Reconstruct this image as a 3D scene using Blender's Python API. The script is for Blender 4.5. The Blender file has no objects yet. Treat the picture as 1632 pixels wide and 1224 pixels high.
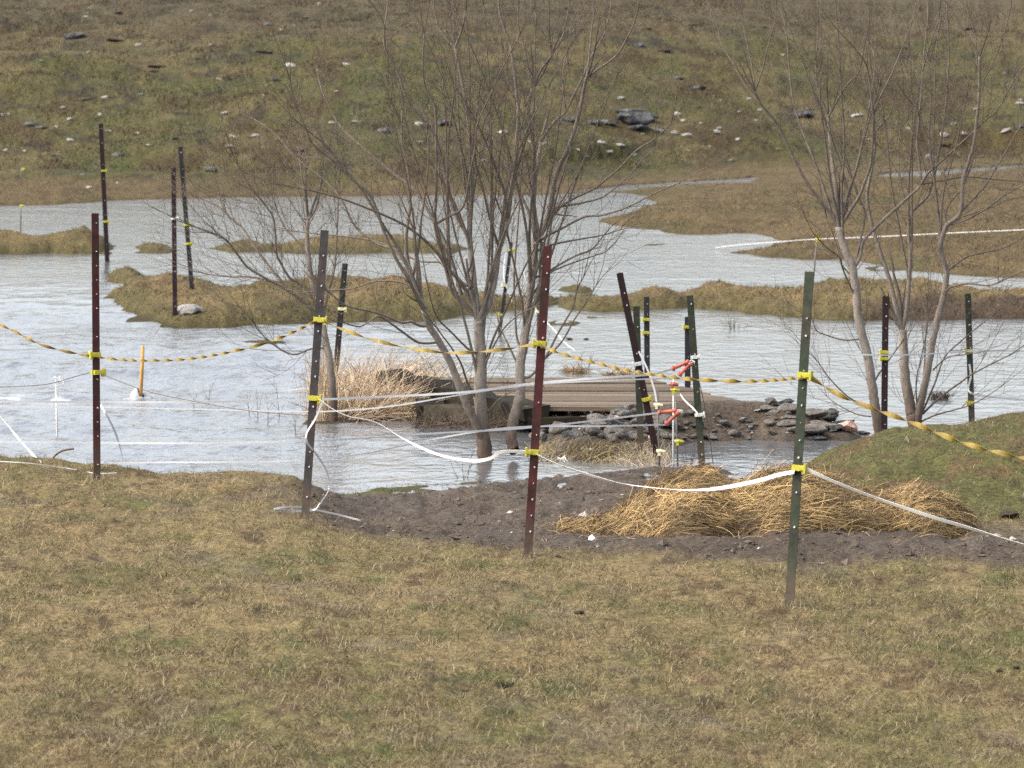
import bpy, math, random
import numpy as np
from mathutils import Vector

random.seed(7)
rng = np.random.default_rng(11)
C = bpy.context.scene.collection

# ------------------------------------------------------------------ camera, sky, sun, exposure
F = 9120.0            # focal length in pixels of the 1632 wide photograph
H = 2.59              # eye height above the fence line ground
PITCH = math.atan(631.0 / F)
cam_d = bpy.data.cameras.new('camera')
cam = bpy.data.objects.new('camera', cam_d)
C.objects.link(cam)
cam.location = (0, 0, H)
cam.rotation_euler = (math.pi / 2 - PITCH, 0, 0)
cam_d.sensor_width = 36.0
cam_d.lens = 36.0 * F / 1632.0
cam_d.clip_start = 0.5
cam_d.clip_end = 3000
cam_d.dof.use_dof = True
cam_d.dof.focus_distance = 29.5
cam_d.dof.aperture_fstop = 11.5
bpy.context.scene.camera = cam

SUN_EL, SUN_AZ = math.radians(50), math.radians(-105)     # azimuth measured from +Y (view direction), negative = left
world = bpy.data.worlds.new("World")
bpy.context.scene.world = world
world.use_nodes = True
wn = world.node_tree.nodes
wl = world.node_tree.links
sky = wn.new('ShaderNodeTexSky')
sky.sky_type = 'NISHITA'
sky.sun_disc = False
sky.sun_elevation = SUN_EL
sky.sun_rotation = SUN_AZ
sky.air_density = 1.0
sky.dust_density = 4.7
sky.ozone_density = 1.0
hsv = wn.new('ShaderNodeHueSaturation')       # thin high overcast: the blue of the clear sky is washed out
hsv.inputs['Saturation'].default_value = 0.52
hsv.inputs['Value'].default_value = 1.1
wl.new(sky.outputs[0], hsv.inputs['Color'])
wl.new(hsv.outputs[0], wn['Background'].inputs[0])
wn['Background'].inputs[1].default_value = 0.15
sun_d = bpy.data.lights.new('sun', 'SUN')
sun_d.energy = 0.55
sun_d.angle = math.radians(30)
sun_d.color = (1.0, 0.96, 0.90)
sun = bpy.data.objects.new('sun', sun_d)
C.objects.link(sun)
sdir = Vector((math.sin(SUN_AZ) * math.cos(SUN_EL), math.cos(SUN_AZ) * math.cos(SUN_EL), math.sin(SUN_EL)))
sun.rotation_euler = sdir.to_track_quat('Z', 'Y').to_euler()
vs = bpy.context.scene.view_settings
vs.view_transform = 'Standard'
vs.look = 'None'
vs.gamma = 1.0
vs.exposure = 1.66
bpy.context.scene.cycles.use_denoising = False

# ------------------------------------------------------------------ helpers
CP, SP = math.cos(PITCH), math.sin(PITCH)
ZW = -0.25            # water level


def at(u, v, Y):
    """point seen at pixel (u, v) of the photograph, Y metres in front of the camera"""
    a = (u - 816.0) / F
    b = (612.0 - v) / F
    t = Y / (CP + b * SP)
    return Vector((a * t, Y, H + t * (-SP + b * CP)))


def plane(u, v, z):
    a = (np.asarray(u, float) - 816.0) / F
    b = (612.0 - np.asarray(v, float)) / F
    t = (z - H) / (-SP + b * CP)
    return a * t, t * (CP + b * SP)


def hash2(ix, iy, seed):
    n = (ix * 374761393 + iy * 668265263 + seed * 974711) & 0x7fffffff
    n = ((n ^ (n >> 13)) * 1274126177) & 0x7fffffff
    n = n ^ (n >> 16)
    return (n & 0xffff) / 65535.0


def vnoise(x, y, seed=0):
    x = np.asarray(x, float); y = np.asarray(y, float)
    ix = np.floor(x).astype(np.int64); iy = np.floor(y).astype(np.int64)
    fx = x - ix; fy = y - iy
    fx = fx * fx * (3 - 2 * fx); fy = fy * fy * (3 - 2 * fy)
    a = hash2(ix, iy, seed); b = hash2(ix + 1, iy, seed)
    c = hash2(ix, iy + 1, seed); d = hash2(ix + 1, iy + 1, seed)
    return (a + (b - a) * fx) * (1 - fy) + (c + (d - c) * fx) * fy


def fbm(x, y, seed=0, oct=4):
    """-1..1"""
    s = 0; amp = 1; tot = 0
    for k in range(oct):
        c, sn = math.cos(k * 1.1 + seed), math.sin(k * 1.1 + seed)
        xx = (x * c - y * sn) * 2 ** k; yy = (x * sn + y * c) * 2 ** k
        s = s + amp * (vnoise(xx + k * 17.3, yy - k * 9.1, seed + k) * 2 - 1)
        tot += amp; amp *= 0.55
    return s / tot


def sstep(a, b, x):
    t = np.clip((x - a) / (b - a), 0, 1)
    return t * t * (3 - 2 * t)


def sdf(px, py, poly, ky=1.0):
    """signed distance to a polygon (positive inside); the depth axis is scaled by ky"""
    P = np.array(poly, float).copy(); P[:, 1] *= ky
    X = px.astype(np.float64); Yv = py * ky
    best = np.full(X.shape, 1e18); ins = np.zeros(X.shape, bool)
    n = len(P)
    for i in range(n):
        ax, ay = P[i]; bx, by = P[(i + 1) % n]
        ex, ey = bx - ax, by - ay
        L = ex * ex + ey * ey + 1e-12
        t = np.clip(((X - ax) * ex + (Yv - ay) * ey) / L, 0, 1)
        dx = X - ax - t * ex; dy = Yv - ay - t * ey
        best = np.minimum(best, dx * dx + dy * dy)
        c = (ay > Yv) != (by > Yv)
        if c.any():
            with np.errstate(divide='ignore', invalid='ignore'):
                xi = ax + (Yv - ay) * ex / (ey if abs(ey) > 1e-12 else 1e-12)
            ins ^= c & (X < xi)
    d = np.sqrt(best)
    return np.where(ins, d, -d)


def wpoly(pts, z=ZW):
    return [tuple(float(q) for q in plane(u, v, z)) for u, v in pts]


def new_mesh(name, verts, faces, mats=(), parent=None, loc=None, fmat=None, smooth=True, cols=None, link=True):
    """faces: list/array; homogeneous numpy arrays go the fast way"""
    me = bpy.data.meshes.new(name)
    verts = np.asarray(verts, np.float32)
    if isinstance(faces, np.ndarray):
        nf, k = faces.shape
        me.vertices.add(len(verts)); me.vertices.foreach_set('co', verts.ravel())
        me.loops.add(nf * k); me.loops.foreach_set('vertex_index', faces.astype(np.int32).ravel())
        me.polygons.add(nf)
        me.polygons.foreach_set('loop_start', np.arange(0, nf * k, k, dtype=np.int32))
        me.polygons.foreach_set('loop_total', np.full(nf, k, np.int32))
        me.update(calc_edges=True)
    else:
        me.from_pydata([tuple(map(float, v)) for v in verts], [], [tuple(int(i) for i in f) for f in faces])
    for m in mats:
        me.materials.append(m)
    np_ = len(me.polygons)
    if fmat is not None:
        me.polygons.foreach_set('material_index', np.asarray(fmat, np.int32))
    me.polygons.foreach_set('use_smooth', np.full(np_, bool(smooth)))
    if cols is not None:
        ca = me.color_attributes.new('Col', 'FLOAT_COLOR', 'POINT')
        c4 = np.ones((len(verts), 4), np.float32); c4[:, :3] = cols
        ca.data.foreach_set('color', c4.ravel())
    me.update()
    o = bpy.data.objects.new(name, me)
    if link:
        C.objects.link(o)
    if parent is not None:
        o.parent = parent
    if loc is not None:
        o.location = loc
    return o


def tag(o, label=None, cat=None, group=None, kind=None):
    if label: o['label'] = label
    if cat: o['category'] = cat
    if group: o['group'] = group
    if kind: o['kind'] = kind
    return o


def empty(name, loc, label, cat, group=None):
    o = bpy.data.objects.new(name, None)
    o.empty_display_size = 0.1
    C.objects.link(o)
    o.location = loc
    return tag(o, label, cat, group)


def mat(name, col=(0.5, 0.5, 0.5), rough=0.8, spec=0.3, var=0.25, scale=20.0, bump=0.0, attr=False, stretch=(1, 1, 1), metallic=0.0, var2=None, dirt=False):
    m = bpy.data.materials.new(name)
    m.use_nodes = True
    nt = m.node_tree; N = nt.nodes; L = nt.links
    b = N['Principled BSDF']
    b.inputs['Roughness'].default_value = rough
    b.inputs['Specular IOR Level'].default_value = spec
    b.inputs['Metallic'].default_value = metallic
    tc = N.new('ShaderNodeTexCoord')
    mp = N.new('ShaderNodeMapping'); mp.inputs['Scale'].default_value = stretch
    L.new(tc.outputs['Object'], mp.inputs['Vector'])
    nz = N.new('ShaderNodeTexNoise'); nz.inputs['Scale'].default_value = scale
    nz.inputs['Detail'].default_value = 6; nz.inputs['Roughness'].default_value = 0.65
    L.new(mp.outputs[0], nz.inputs['Vector'])
    mr = N.new('ShaderNodeMapRange')
    mr.inputs['From Min'].default_value = 0.3; mr.inputs['From Max'].default_value = 0.7
    mr.inputs['To Min'].default_value = 1 - var; mr.inputs['To Max'].default_value = 1 + var
    L.new(nz.outputs['Fac'], mr.inputs['Value'])
    mx = N.new('ShaderNodeVectorMath'); mx.operation = 'SCALE'
    if attr:
        a = N.new('ShaderNodeAttribute'); a.attribute_name = 'Col'
        L.new(a.outputs['Color'], mx.inputs[0])
    elif var2 is not None:
        n2 = N.new('ShaderNodeTexNoise'); n2.inputs['Scale'].default_value = scale * 0.3
        n2.inputs['Detail'].default_value = 4
        L.new(mp.outputs[0], n2.inputs['Vector'])
        r2 = N.new('ShaderNodeMapRange'); r2.inputs['From Min'].default_value = 0.42; r2.inputs['From Max'].default_value = 0.6
        L.new(n2.outputs['Fac'], r2.inputs['Value'])
        mm = N.new('ShaderNodeMix'); mm.data_type = 'RGBA'
        mm.inputs[6].default_value = (*col, 1); mm.inputs[7].default_value = (*var2, 1)
        L.new(r2.outputs[0], mm.inputs[0])
        L.new(mm.outputs[2], mx.inputs[0])
    else:
        mx.inputs[0].default_value = col
    L.new(mr.outputs[0], mx.inputs['Scale'])
    out = mx.outputs[0]
    if dirt:                                             # dried mud splashed on the lowest hand's breadth
        sp = N.new('ShaderNodeSeparateXYZ'); L.new(tc.outputs['Object'], sp.inputs[0])
        dr = N.new('ShaderNodeMapRange'); dr.inputs['From Min'].default_value = 0.26; dr.inputs['From Max'].default_value = 0.0
        L.new(sp.outputs['Z'], dr.inputs['Value'])
        md = N.new('ShaderNodeMath'); md.operation = 'MULTIPLY'; L.new(dr.outputs[0], md.inputs[0]); L.new(mr.outputs[0], md.inputs[1])
        dm = N.new('ShaderNodeMix'); dm.data_type = 'RGBA'; dm.inputs[7].default_value = (0.085, 0.062, 0.042, 1)
        L.new(md.outputs[0], dm.inputs[0]); L.new(mx.outputs[0], dm.inputs[6]); out = dm.outputs[2]
    L.new(out, b.inputs['Base Color'])
    if bump > 0:
        bp = N.new('ShaderNodeBump'); bp.inputs['Strength'].default_value = 1.0; bp.inputs['Distance'].default_value = bump
        L.new(nz.outputs['Fac'], bp.inputs['Height'])
        L.new(bp.outputs[0], b.inputs['Normal'])
    return m


# ------------------------------------------------------------------ ground
FORE = wpoly([(-2500, 768), (-300, 750), (0, 748), (100, 752), (200, 768), (300, 774), (400, 781), (470, 785), (540, 779),
              (600, 772), (660, 768), (720, 765), (780, 764), (860, 760), (930, 752), (985, 744), (1040, 740), (1090, 741), (1140, 741), (1185, 744),
              (1215, 753), (1232, 764), (1258, 766), (1285, 756), (1320, 744), (1350, 733), (1390, 722), (1450, 713),
              (1550, 704), (1632, 697), (1900, 688), (3200, 675), (3200, 6000), (-2500, 6000)])
BANK = wpoly([(842, 690), (850, 676), (900, 672), (1226, 671), (1270, 670), (1330, 676), (1385, 690), (1400, 699), (1370, 706),
              (1310, 703), (1260, 706), (1200, 703), (1130, 706), (1075, 714), (1040, 722), (1000, 734), (960, 737), (900, 734), (860, 724), (838, 708)])
REEDB = wpoly([(492, 671), (540, 673), (600, 670), (660, 671), (690, 664), (700, 640), (668, 606), (620, 598), (570, 606), (520, 620), (496, 645)])
ISL = [
    (wpoly([(172, 440), (195, 434), (225, 438), (245, 452), (275, 452), (320, 453), (355, 461), (378, 474), (402, 470), (425, 462), (470, 461),
            (560, 458), (640, 462), (700, 468), (760, 480), (830, 482), (900, 478), (930, 474), (945, 470), (900, 462), (945, 462), (930, 474), (880, 486), (800, 496), (740, 502), (700, 508),
            (640, 512), (560, 511), (500, 506), (430, 514), (360, 518), (300, 517), (250, 509), (205, 491), (180, 473), (200, 458), (176, 448)]), 0.17),
    (wpoly([(880, 480), (930, 478), (960, 484), (1020, 478), (1090, 472), (1130, 468), (1160, 470), (1200, 474), (1250, 473), (1290, 468), (1330, 464),
            (1400, 462), (1500, 468), (1560, 474), (1632, 478), (2100, 480), (2100, 512), (1632, 507), (1500, 511), (1400, 511), (1300, 507), (1250, 504), (1180, 496), (1100, 491), (1020, 494), (960, 498), (905, 495)]), 0.17),
    (wpoly([(-400, 382), (0, 384), (40, 383), (62, 394), (80, 388), (120, 380), (168, 382), (180, 398), (172, 406), (80, 404), (0, 405), (-400, 408)]), 0.20),
    (wpoly([(216, 394), (235, 391), (262, 393), (282, 399), (270, 403), (232, 402)]), 0.11),
    (wpoly([(335, 396), (360, 391), (400, 388), (430, 392), (480, 386), (560, 384), (640, 386), (720, 390), (742, 398), (720, 405), (640, 402), (560, 405), (470, 405), (430, 402), (370, 402)]), 0.10),
    (wpoly([(372, 385), (392, 382), (412, 386), (395, 388)]), 0.03),
    (wpoly([(868, 515), (885, 512), (905, 511), (925, 514), (905, 518), (875, 519)]), 0.02),
    (wpoly([(918, 505), (935, 503), (955, 505), (940, 508)]), 0.02),
    (wpoly([(1165, 448), (1190, 446), (1226, 447), (1195, 450)]), 0.015),
    (wpoly([(1008, 390), (1030, 388), (1062, 389), (1040, 392)]), 0.02),
    (wpoly([(1370, 428), (1400, 424), (1440, 424), (1425, 430), (1390, 431)]), 0.02),
    (wpoly([(405, 543), (425, 541), (450, 543), (430, 546)]), 0.02),
]
FAR = wpoly([(-4500, 352), (-600, 338), (0, 329), (100, 326), (200, 319), (300, 316), (450, 313), (700, 311), (900, 310), (960, 307), (1010, 309), (1050, 322),
             (1020, 334), (985, 346), (955, 353), (985, 360), (1040, 365), (1090, 374), (1150, 373), (1190, 370), (1230, 378), (1252, 385), (1225, 395),
             (1165, 403), (1230, 410), (1300, 414), (1350, 413), (1372, 418), (1420, 425), (1480, 433), (1550, 439), (1632, 443), (2200, 452), (4500, 456), (4500, 30), (-4500, 30)])
CUTS = [wpoly([(915, 304), (990, 296), (1100, 289), (1205, 283), (1218, 285), (1190, 292), (1120, 294), (1050, 299), (960, 307)]),
        wpoly([(1395, 278), (1480, 272), (1560, 267), (1640, 262), (2000, 255), (2000, 262), (1640, 268), (1540, 276), (1470, 282), (1400, 283)])]
MUD = (wpoly([(470, 800), (520, 786), (600, 776), (700, 764), (760, 750), (860, 740), (960, 730), (1100, 712), (1215, 722), (1245, 745), (1262, 772)], -0.2)
       + wpoly([(1340, 805), (1500, 826), (1632, 832), (2000, 850), (2000, 915), (1632, 890), (1500, 880), (1300, 892), (1100, 890), (960, 878), (870, 868), (760, 860), (640, 845), (560, 834), (500, 822)], -0.03))

# grid lines: rows in depth, columns in a fan that widens with depth
rows = [4.0 * (16.0 / 4.0) ** (i / 24) for i in range(24)]
y = 16.0
while y < 112:
    rows.append(y); y *= 1.0031
while y < 900:
    rows.append(y); y *= 1.08
rows = np.array(rows)
cs = list(np.linspace(-0.105, 0.105, 560))
st = cs[1] - cs[0]
left = []
s = -0.105
while s > -1.2:
    st *= 1.10; s -= st; left.append(s)
cols_s = np.array(left[::-1] + cs + [-v for v in left])
GX = cols_s[None, :] * (rows[:, None] + 10.0)
GY = np.repeat(rows[:, None], len(cols_s), 1)


def terrain(X, Y):
    X = X.ravel(); Y = Y.ravel()
    n_edge = fbm(X * 2.2, Y * 0.9, 3, 4)
    z = np.full(X.shape, ZW - 0.35)
    reg = {}
    # near land: grassy foreground, mud flat, hillock at the right
    near = Y < 60
    s1 = np.full(X.shape, -9.0); s1[near] = sdf(X[near], Y[near], FORE)
    s1 = s1 + 0.12 * n_edge
    u = 816 + X / Y * F
    wm = sstep(430, 600, u)
    up_left = 0.27 * sstep(0, 1.7, s1)
    up_mud = 0.03 * sstep(0, 0.3, s1) + 0.22 * sstep(0.2, 7.0, s1)
    zf = ZW - 0.02 + up_left * (1 - wm) + up_mud * wm + 0.04 * sstep(300, -100, u) * sstep(0, 1.7, s1)
    uc = [1215, 1250, 1280, 1330, 1400, 1500, 1632, 1900, 3000]
    Ah = np.interp(u, uc, [0, 0.03, 0.10, 0.20, 0.28, 0.335, 0.40, 0.54, 0.85])
    zf = zf + 0.032 * fbm(X * 2.2, Y * 1.4, 15, 4) * sstep(0.03, 0.15, Ah) * sstep(28.6, 30.0, Y)
    zf = zf + Ah * sstep(28.6, 31.6, Y) * (1 - sstep(32.2, 36.5, Y)) * sstep(-0.3, 0.6, s1)
    mud = np.full(X.shape, -9.0); mud[near] = sdf(X[near], Y[near], MUD)
    mud = sstep(-0.25, 0.25, mud + 0.35 * fbm(X * 2.5, Y * 1.2, 8, 4))
    hill_near = sstep(0.02, 0.10, Ah * sstep(28.4, 30.4, Y))
    mud = mud * (1 - hill_near)
    relief = 0.034 * fbm(X * 1.6, Y * 1.0, 5, 5) + 0.022 * fbm(X * 8, Y * 5, 6, 3) + 0.026 * fbm(X * 3.6, Y * 2.2, 7, 3)
    mrel = 0.034 * fbm(X * 5, Y * 3.0, 9, 5) + 0.030 * np.abs(fbm(X * 11, Y * 5, 10, 4)) - 0.02 * sstep(0.15, 0.4, fbm(X * 8, Y * 4, 12, 2))
    # trampled edge of turf above the mud
    zf = zf + (relief * (1 - mud) + mrel * mud) * sstep(-0.2, 0.5, s1)
    zf = np.where(s1 > 0, zf, ZW - 0.02 + np.clip(s1, -3, 0) * 0.35)
    z = np.maximum(z, np.where(near, zf, -9))
    # rocky bank by the bridge, reed bank, far abutment
    bank = np.full(X.shape, -9.0); bank[near] = sdf(X[near], Y[near], BANK)
    bank += 0.10 * n_edge
    zb = ZW - 0.02 + np.where(bank > 0, 0.06 * sstep(0, 0.2, bank) + 0.115 * sstep(0.1, 0.65, bank) + 0.05 * sstep(1000, 1130, u) * sstep(0.2, 0.5, bank) * (1 - sstep(36.4, 36.8, Y + 0.5 * n_edge)) + 0.02 * fbm(X * 5, Y * 4, 21, 4), np.clip(bank, -3, 0) * 0.4)
    z = np.maximum(z, np.where(near, zb, -9))
    reed = np.full(X.shape, -9.0); reed[near] = sdf(X[near], Y[near], REEDB)
    zr = ZW - 0.02 + np.where(reed > 0, 0.13 * sstep(0, 0.8, reed) + 0.02 * fbm(X * 5, Y * 4, 22, 4), np.clip(reed, -3, 0) * 0.4)
    z = np.maximum(z, np.where(near, zr, -9))
    # grassy islands in the flood
    mid = (Y > 38) & (Y < 90)
    tuss = fbm(X * 2.6, Y * 1.2, 31, 4)
    lump = fbm(X * 0.9, Y * 0.35, 33, 3)
    isl = np.full(X.shape, -9.0)
    for poly, h in ISL:
        d = np.full(X.shape, -9.0); d[mid] = sdf(X[mid], Y[mid], poly, 0.4)
        d += 0.12 * n_edge
        d += 0.07 * fbm(X * 7, Y * 2.2, 35, 3)
        isl = np.maximum(isl, d)
        zi = ZW + np.where(d > 0, h * (0.35 * sstep(0, 0.10, d) + 0.65 * sstep(0.03, 0.55, d)) + sstep(0, 0.25, d) * (0.055 * tuss + 0.030 * fbm(X * 7, Y * 3, 36, 3) + 0.05 * lump * (h > 0.04)), np.clip(d, -2, 0) * 0.3)
        z = np.maximum(z, np.where(mid, zi, -9))
    # far shore and hillside
    farm = Y > 45
    far = np.full(X.shape, -9.0); far[farm] = sdf(X[farm], Y[farm], FAR, 0.4)
    far += 0.15 * n_edge
    cut = np.full(X.shape, -9.0)
    for poly in CUTS:
        d = np.full(X.shape, -9.0); d[farm] = sdf(X[farm], Y[farm], poly, 0.5)
        cut = np.maximum(cut, d)
    cut += 0.10 * fbm(X * 1.5, Y * 0.6, 41, 3)
    Yh = 78.0 + 13.5 * sstep(560, 1560, u)
    d_h = np.maximum(Y - Yh + 1.2 * fbm(X * 0.4, Y * 0.3, 43, 2), 0)
    hz = 3.3 * np.tanh(0.122 * (np.sqrt(d_h * d_h + 4.0) - 2.0) / 3.3)
    zl = ZW + 0.10 * sstep(0, 0.9, far) + 0.035 * sstep(0, 0.12, far)
    zl = zl + sstep(0, 0.6, far) * (0.045 * tuss + 0.05 * lump + 0.10 * fbm(X * 0.35, Y * 0.3, 44, 3) * sstep(0, 6, d_h)) + hz
    zl = np.where(far > 0, zl, ZW + np.clip(far, -2, 0) * 0.3)
    zl = np.where(cut > 0, ZW - 0.03 - 0.1 * np.clip(cut, 0, 1), zl - (zl - ZW - 0.008) * 0.9 * sstep(-2.6, -0.2, cut) * (far > 0) * (hz < 0.3))
    z = np.maximum(z, np.where(farm, zl, -9))
    reg['mud'] = mud; reg['s1'] = s1; reg['bank'] = bank; reg['reed'] = reed; reg['isl'] = isl; reg['far'] = far
    reg['hz'] = hz; reg['u'] = u; reg['Ah'] = hill_near; reg['cut'] = cut
    return z, reg


def mixc(a, b, t):
    t = np.asarray(t)[:, None]
    return np.asarray(a) * (1 - t) + np.asarray(b) * t


TAN = np.array([0.240, 0.176, 0.090]); OLIVE = np.array([0.108, 0.100, 0.038]); GREEN = np.array([0.066, 0.088, 0.026])
BROWN = np.array([0.105, 0.070, 0.036]); MAUVE = np.array([0.125, 0.098, 0.060]); MUDC = np.array([0.073, 0.055, 0.039]); GREY = np.array([0.150, 0.122, 0.085])


def turf_colour(X, Y, z, reg):
    """real colour of the turf: patches of dead tan, olive, moss green and bare brown"""
    n = len(X)
    p1 = fbm(X * 1.5, Y * 0.9, 51, 4); p2 = fbm(X * 5.5, Y * 2.6, 52, 4); p3 = fbm(X * 16, Y * 8, 53, 3)
    fine = fbm(X * 26, Y * 16, 54, 2)
    u = reg['u']
    near = Y < 45
    # foreground
    g = sstep(-0.3, 0.5, p1 * 0.5 + p2 * 0.6 + 0.10 * sstep(24, 19, Y) + 0.18 * sstep(1100, 1600, u))
    c = mixc(np.repeat(TAN[None], n, 0), OLIVE, 0.12 + 0.66 * g)
    c = mixc(c, GREEN, 0.5 * sstep(0.35, 0.7, p2 + 0.4 * p1))
    c = mixc(c, BROWN * 0.75, 0.85 * sstep(0.16, 0.5, -p2 * 0.7 + 0.6 * p3))
    c = mixc(c, GREY, 0.5 * sstep(0.2, 0.6, fbm(X * 2.2, Y * 1.3, 57, 3)))
    c = mixc(c, np.array([0.060, 0.044, 0.028]), 0.6 * sstep(0.40, 0.58, fbm(X * 6.5, Y * 3.4, 58, 3)))
    # hillock at the right: darker green
    hk = mixc(np.repeat((OLIVE * 0.68 + GREEN * 0.22)[None], n, 0), BROWN * 0.95, 0.85 * sstep(-0.1, 0.45, p2 + 0.5 * p3))
    c = mixc(c, hk, reg['Ah'] * 0.9)
    c = mixc(c, np.repeat((GREEN * 1.15)[None], n, 0), 0.8 * sstep(0.9, 0.1, reg['s1']) * sstep(430, 560, u) * (u < 800) * near)
    # islands and wet flat: tan brown with olive edges
    ci = mixc(np.repeat(np.array([0.160, 0.115, 0.056])[None], n, 0), np.array([0.105, 0.088, 0.034]), 0.75 * sstep(-0.1, 0.5, p1 + 0.5 * p2))
    ci = mixc(ci, BROWN * 0.9, 0.6 * sstep(0.1, 0.5, -p2))
    isl_edge = sstep(0.45, 0.0, np.maximum(reg['isl'], -1)) * (reg['isl'] > -0.3)
    ci = mixc(ci, np.array([0.072, 0.066, 0.026]), 0.7 * isl_edge)
    ci = mixc(ci, np.array([0.060, 0.040, 0.028]), 0.85 * sstep(1330, 1420, u) * (Y < 55) * sstep(0.42, 0.25, reg['isl']) * (reg['isl'] > -0.4))
    hz_all = reg['hz']
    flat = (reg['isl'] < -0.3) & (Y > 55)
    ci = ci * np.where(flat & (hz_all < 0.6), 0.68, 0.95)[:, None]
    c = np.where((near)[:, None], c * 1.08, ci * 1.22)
    # hill
    hz = reg['hz']; hb = sstep(0.005, 0.10, hz)
    q1 = fbm(X * 0.55, Y * 0.28, 61, 4); q2 = fbm(X * 1.6, Y * 0.7, 62, 4); q3 = fbm(X * 5, Y * 2, 63, 3)
    ch = mixc(np.repeat(np.array([0.122, 0.108, 0.040])[None], n, 0), np.array([0.170, 0.135, 0.062]), sstep(-0.2, 0.35, q1 + 0.3 * sstep(0.9, 2.0, hz)))
    ch = mixc(ch, GREEN * 1.1, 0.5 * sstep(0.1, 0.5, q2 - 0.3 * q1))
    ch = mixc(ch, MAUVE * 0.9, 0.7 * sstep(-0.05, 0.35, q2 * 0.6 + q3 * 0.3 + 0.55 * sstep(1.5, 2.3, hz) - 0.12))
    ch = mixc(ch, BROWN * 0.85, 0.75 * sstep(0.05, 0.4, -q2 + 0.3 * q3 + 0.16 * sstep(0.55, 0.1, hz)))
    ch = mixc(ch, np.array([0.050, 0.042, 0.026]), 0.75 * sstep(0.22, 0.5, fbm(X * 2.6, Y * 1.0, 64, 4) + 0.25 * q2))
    ch = ch * 0.80
    c = np.where((Y > 60)[:, None], mixc(c, ch, hb), c)
    c = c * (1 + 0.3 * fine + 0.3 * p3)[:, None]
    lum = (c @ np.array([0.25, 0.65, 0.10]))[:, None]
    return np.clip((lum + (c - lum) * 1.06) * np.where(Y < 45, 0.70, 0.68)[:, None], 0.008, 0.6)


GZ, REG = terrain(GX, GY)
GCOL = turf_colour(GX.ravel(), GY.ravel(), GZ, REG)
mudmix = REG['mud'] * (GY.ravel() < 60)
mc = MUDC[None] * (1 + 0.35 * fbm(GX.ravel() * 4, GY.ravel() * 3, 71, 4) + 0.25 * fbm(GX.ravel() * 16, GY.ravel() * 11, 72, 3))[:, None]
mc = mixc(mc, np.array([0.090, 0.074, 0.056]), 0.5 * sstep(0.15, 0.5, fbm(GX.ravel() * 2, GY.ravel() * 2, 73, 4)))
GCOL = mixc(GCOL, mc, mudmix)
bk = sstep(-0.1, 0.1, np.maximum(REG['bank'], REG['reed'] - 0.02)) * (GY.ravel() < 60)
GCOL = mixc(GCOL, mc * 0.95, bk)
GCOL = mixc(GCOL * 0.80, GCOL * 0.42, sstep(ZW + 0.02, ZW - 0.02, GZ))   # wet, silty bed below the water line
GZ2 = GZ.reshape(GX.shape)
nr, nc = GX.shape
idx = np.arange(nr * nc).reshape(nr, nc)
gf = np.stack([idx[:-1, :-1].ravel(), idx[:-1, 1:].ravel(), idx[1:, 1:].ravel(), idx[1:, :-1].ravel()], 1)
M_ground = mat('turf_soil', rough=0.95, spec=0.10, var=0.6, scale=40, bump=0.014, attr=True, stretch=(1, 0.7, 1))
_N = M_ground.node_tree.nodes; _L = M_ground.node_tree.links
_at = [q for q in _N if q.type == 'ATTRIBUTE'][0]
_mr = _N.new('ShaderNodeMapRange'); _mr.inputs['To Min'].default_value = 0.62; _mr.inputs['To Max'].default_value = 0.95
_L.new(_at.outputs['Alpha'], _mr.inputs['Value']); _L.new(_mr.outputs[0], _N['Principled BSDF'].inputs['Roughness'])
ground = new_mesh('ground', np.stack([GX.ravel(), GY.ravel(), GZ], 1), gf, [M_ground], cols=GCOL)
_ca = ground.data.color_attributes['Col']; _b = np.empty(nr * nc * 4, np.float32); _ca.data.foreach_get('color', _b); _b = _b.reshape(-1, 4)
_wet = np.maximum(mudmix, bk) * sstep(-0.1, 0.4, fbm(GX.ravel() * 1.8, GY.ravel() * 1.2, 74, 4) + 0.5 * sstep(ZW + 0.12, ZW + 0.02, GZ))
_b[:, 3] = 1 - 0.85 * _wet; _ca.data.foreach_set('color', _b.ravel())
tag(ground, 'grassy pasture ground sloping down to the flood and up the far hillside', 'ground', kind='structure')


def interp_grid(A, X, Y):
    A = A.reshape(nr, nc)
    s_ = X / (Y + 10.0)
    ri = np.interp(Y, rows, np.arange(nr)); ci_ = np.interp(s_, cols_s, np.arange(nc))
    r0 = np.clip(np.floor(ri).astype(int), 0, nr - 2); c0 = np.clip(np.floor(ci_).astype(int), 0, nc - 2)
    fr = ri - r0; fc = ci_ - c0
    return (A[r0, c0] * (1 - fr) * (1 - fc) + A[r0 + 1, c0] * fr * (1 - fc) + A[r0, c0 + 1] * (1 - fr) * fc + A[r0 + 1, c0 + 1] * fr * fc)


def ground_z(X, Y):
    return interp_grid(GZ, np.asarray(X, float), np.asarray(Y, float))


RY = np.concatenate([np.arange(16, 60, 0.01), np.arange(60, 150, 0.03)])


def hit(u, v, water=True):
    """where the sight line through pixel (u, v) meets the ground or the water"""
    a = (u - 816.0) / F; b = (612.0 - v) / F
    t = RY / (CP + b * SP)
    zz = H + t * (-SP + b * CP)
    g = ground_z(a * t, RY)
    if water:
        g = np.maximum(g, ZW)
    k = np.nonzero(zz <= g)[0]
    k = k[0] if len(k) else len(RY) - 1
    return Vector((a * t[k], RY[k], g[k]))


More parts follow.
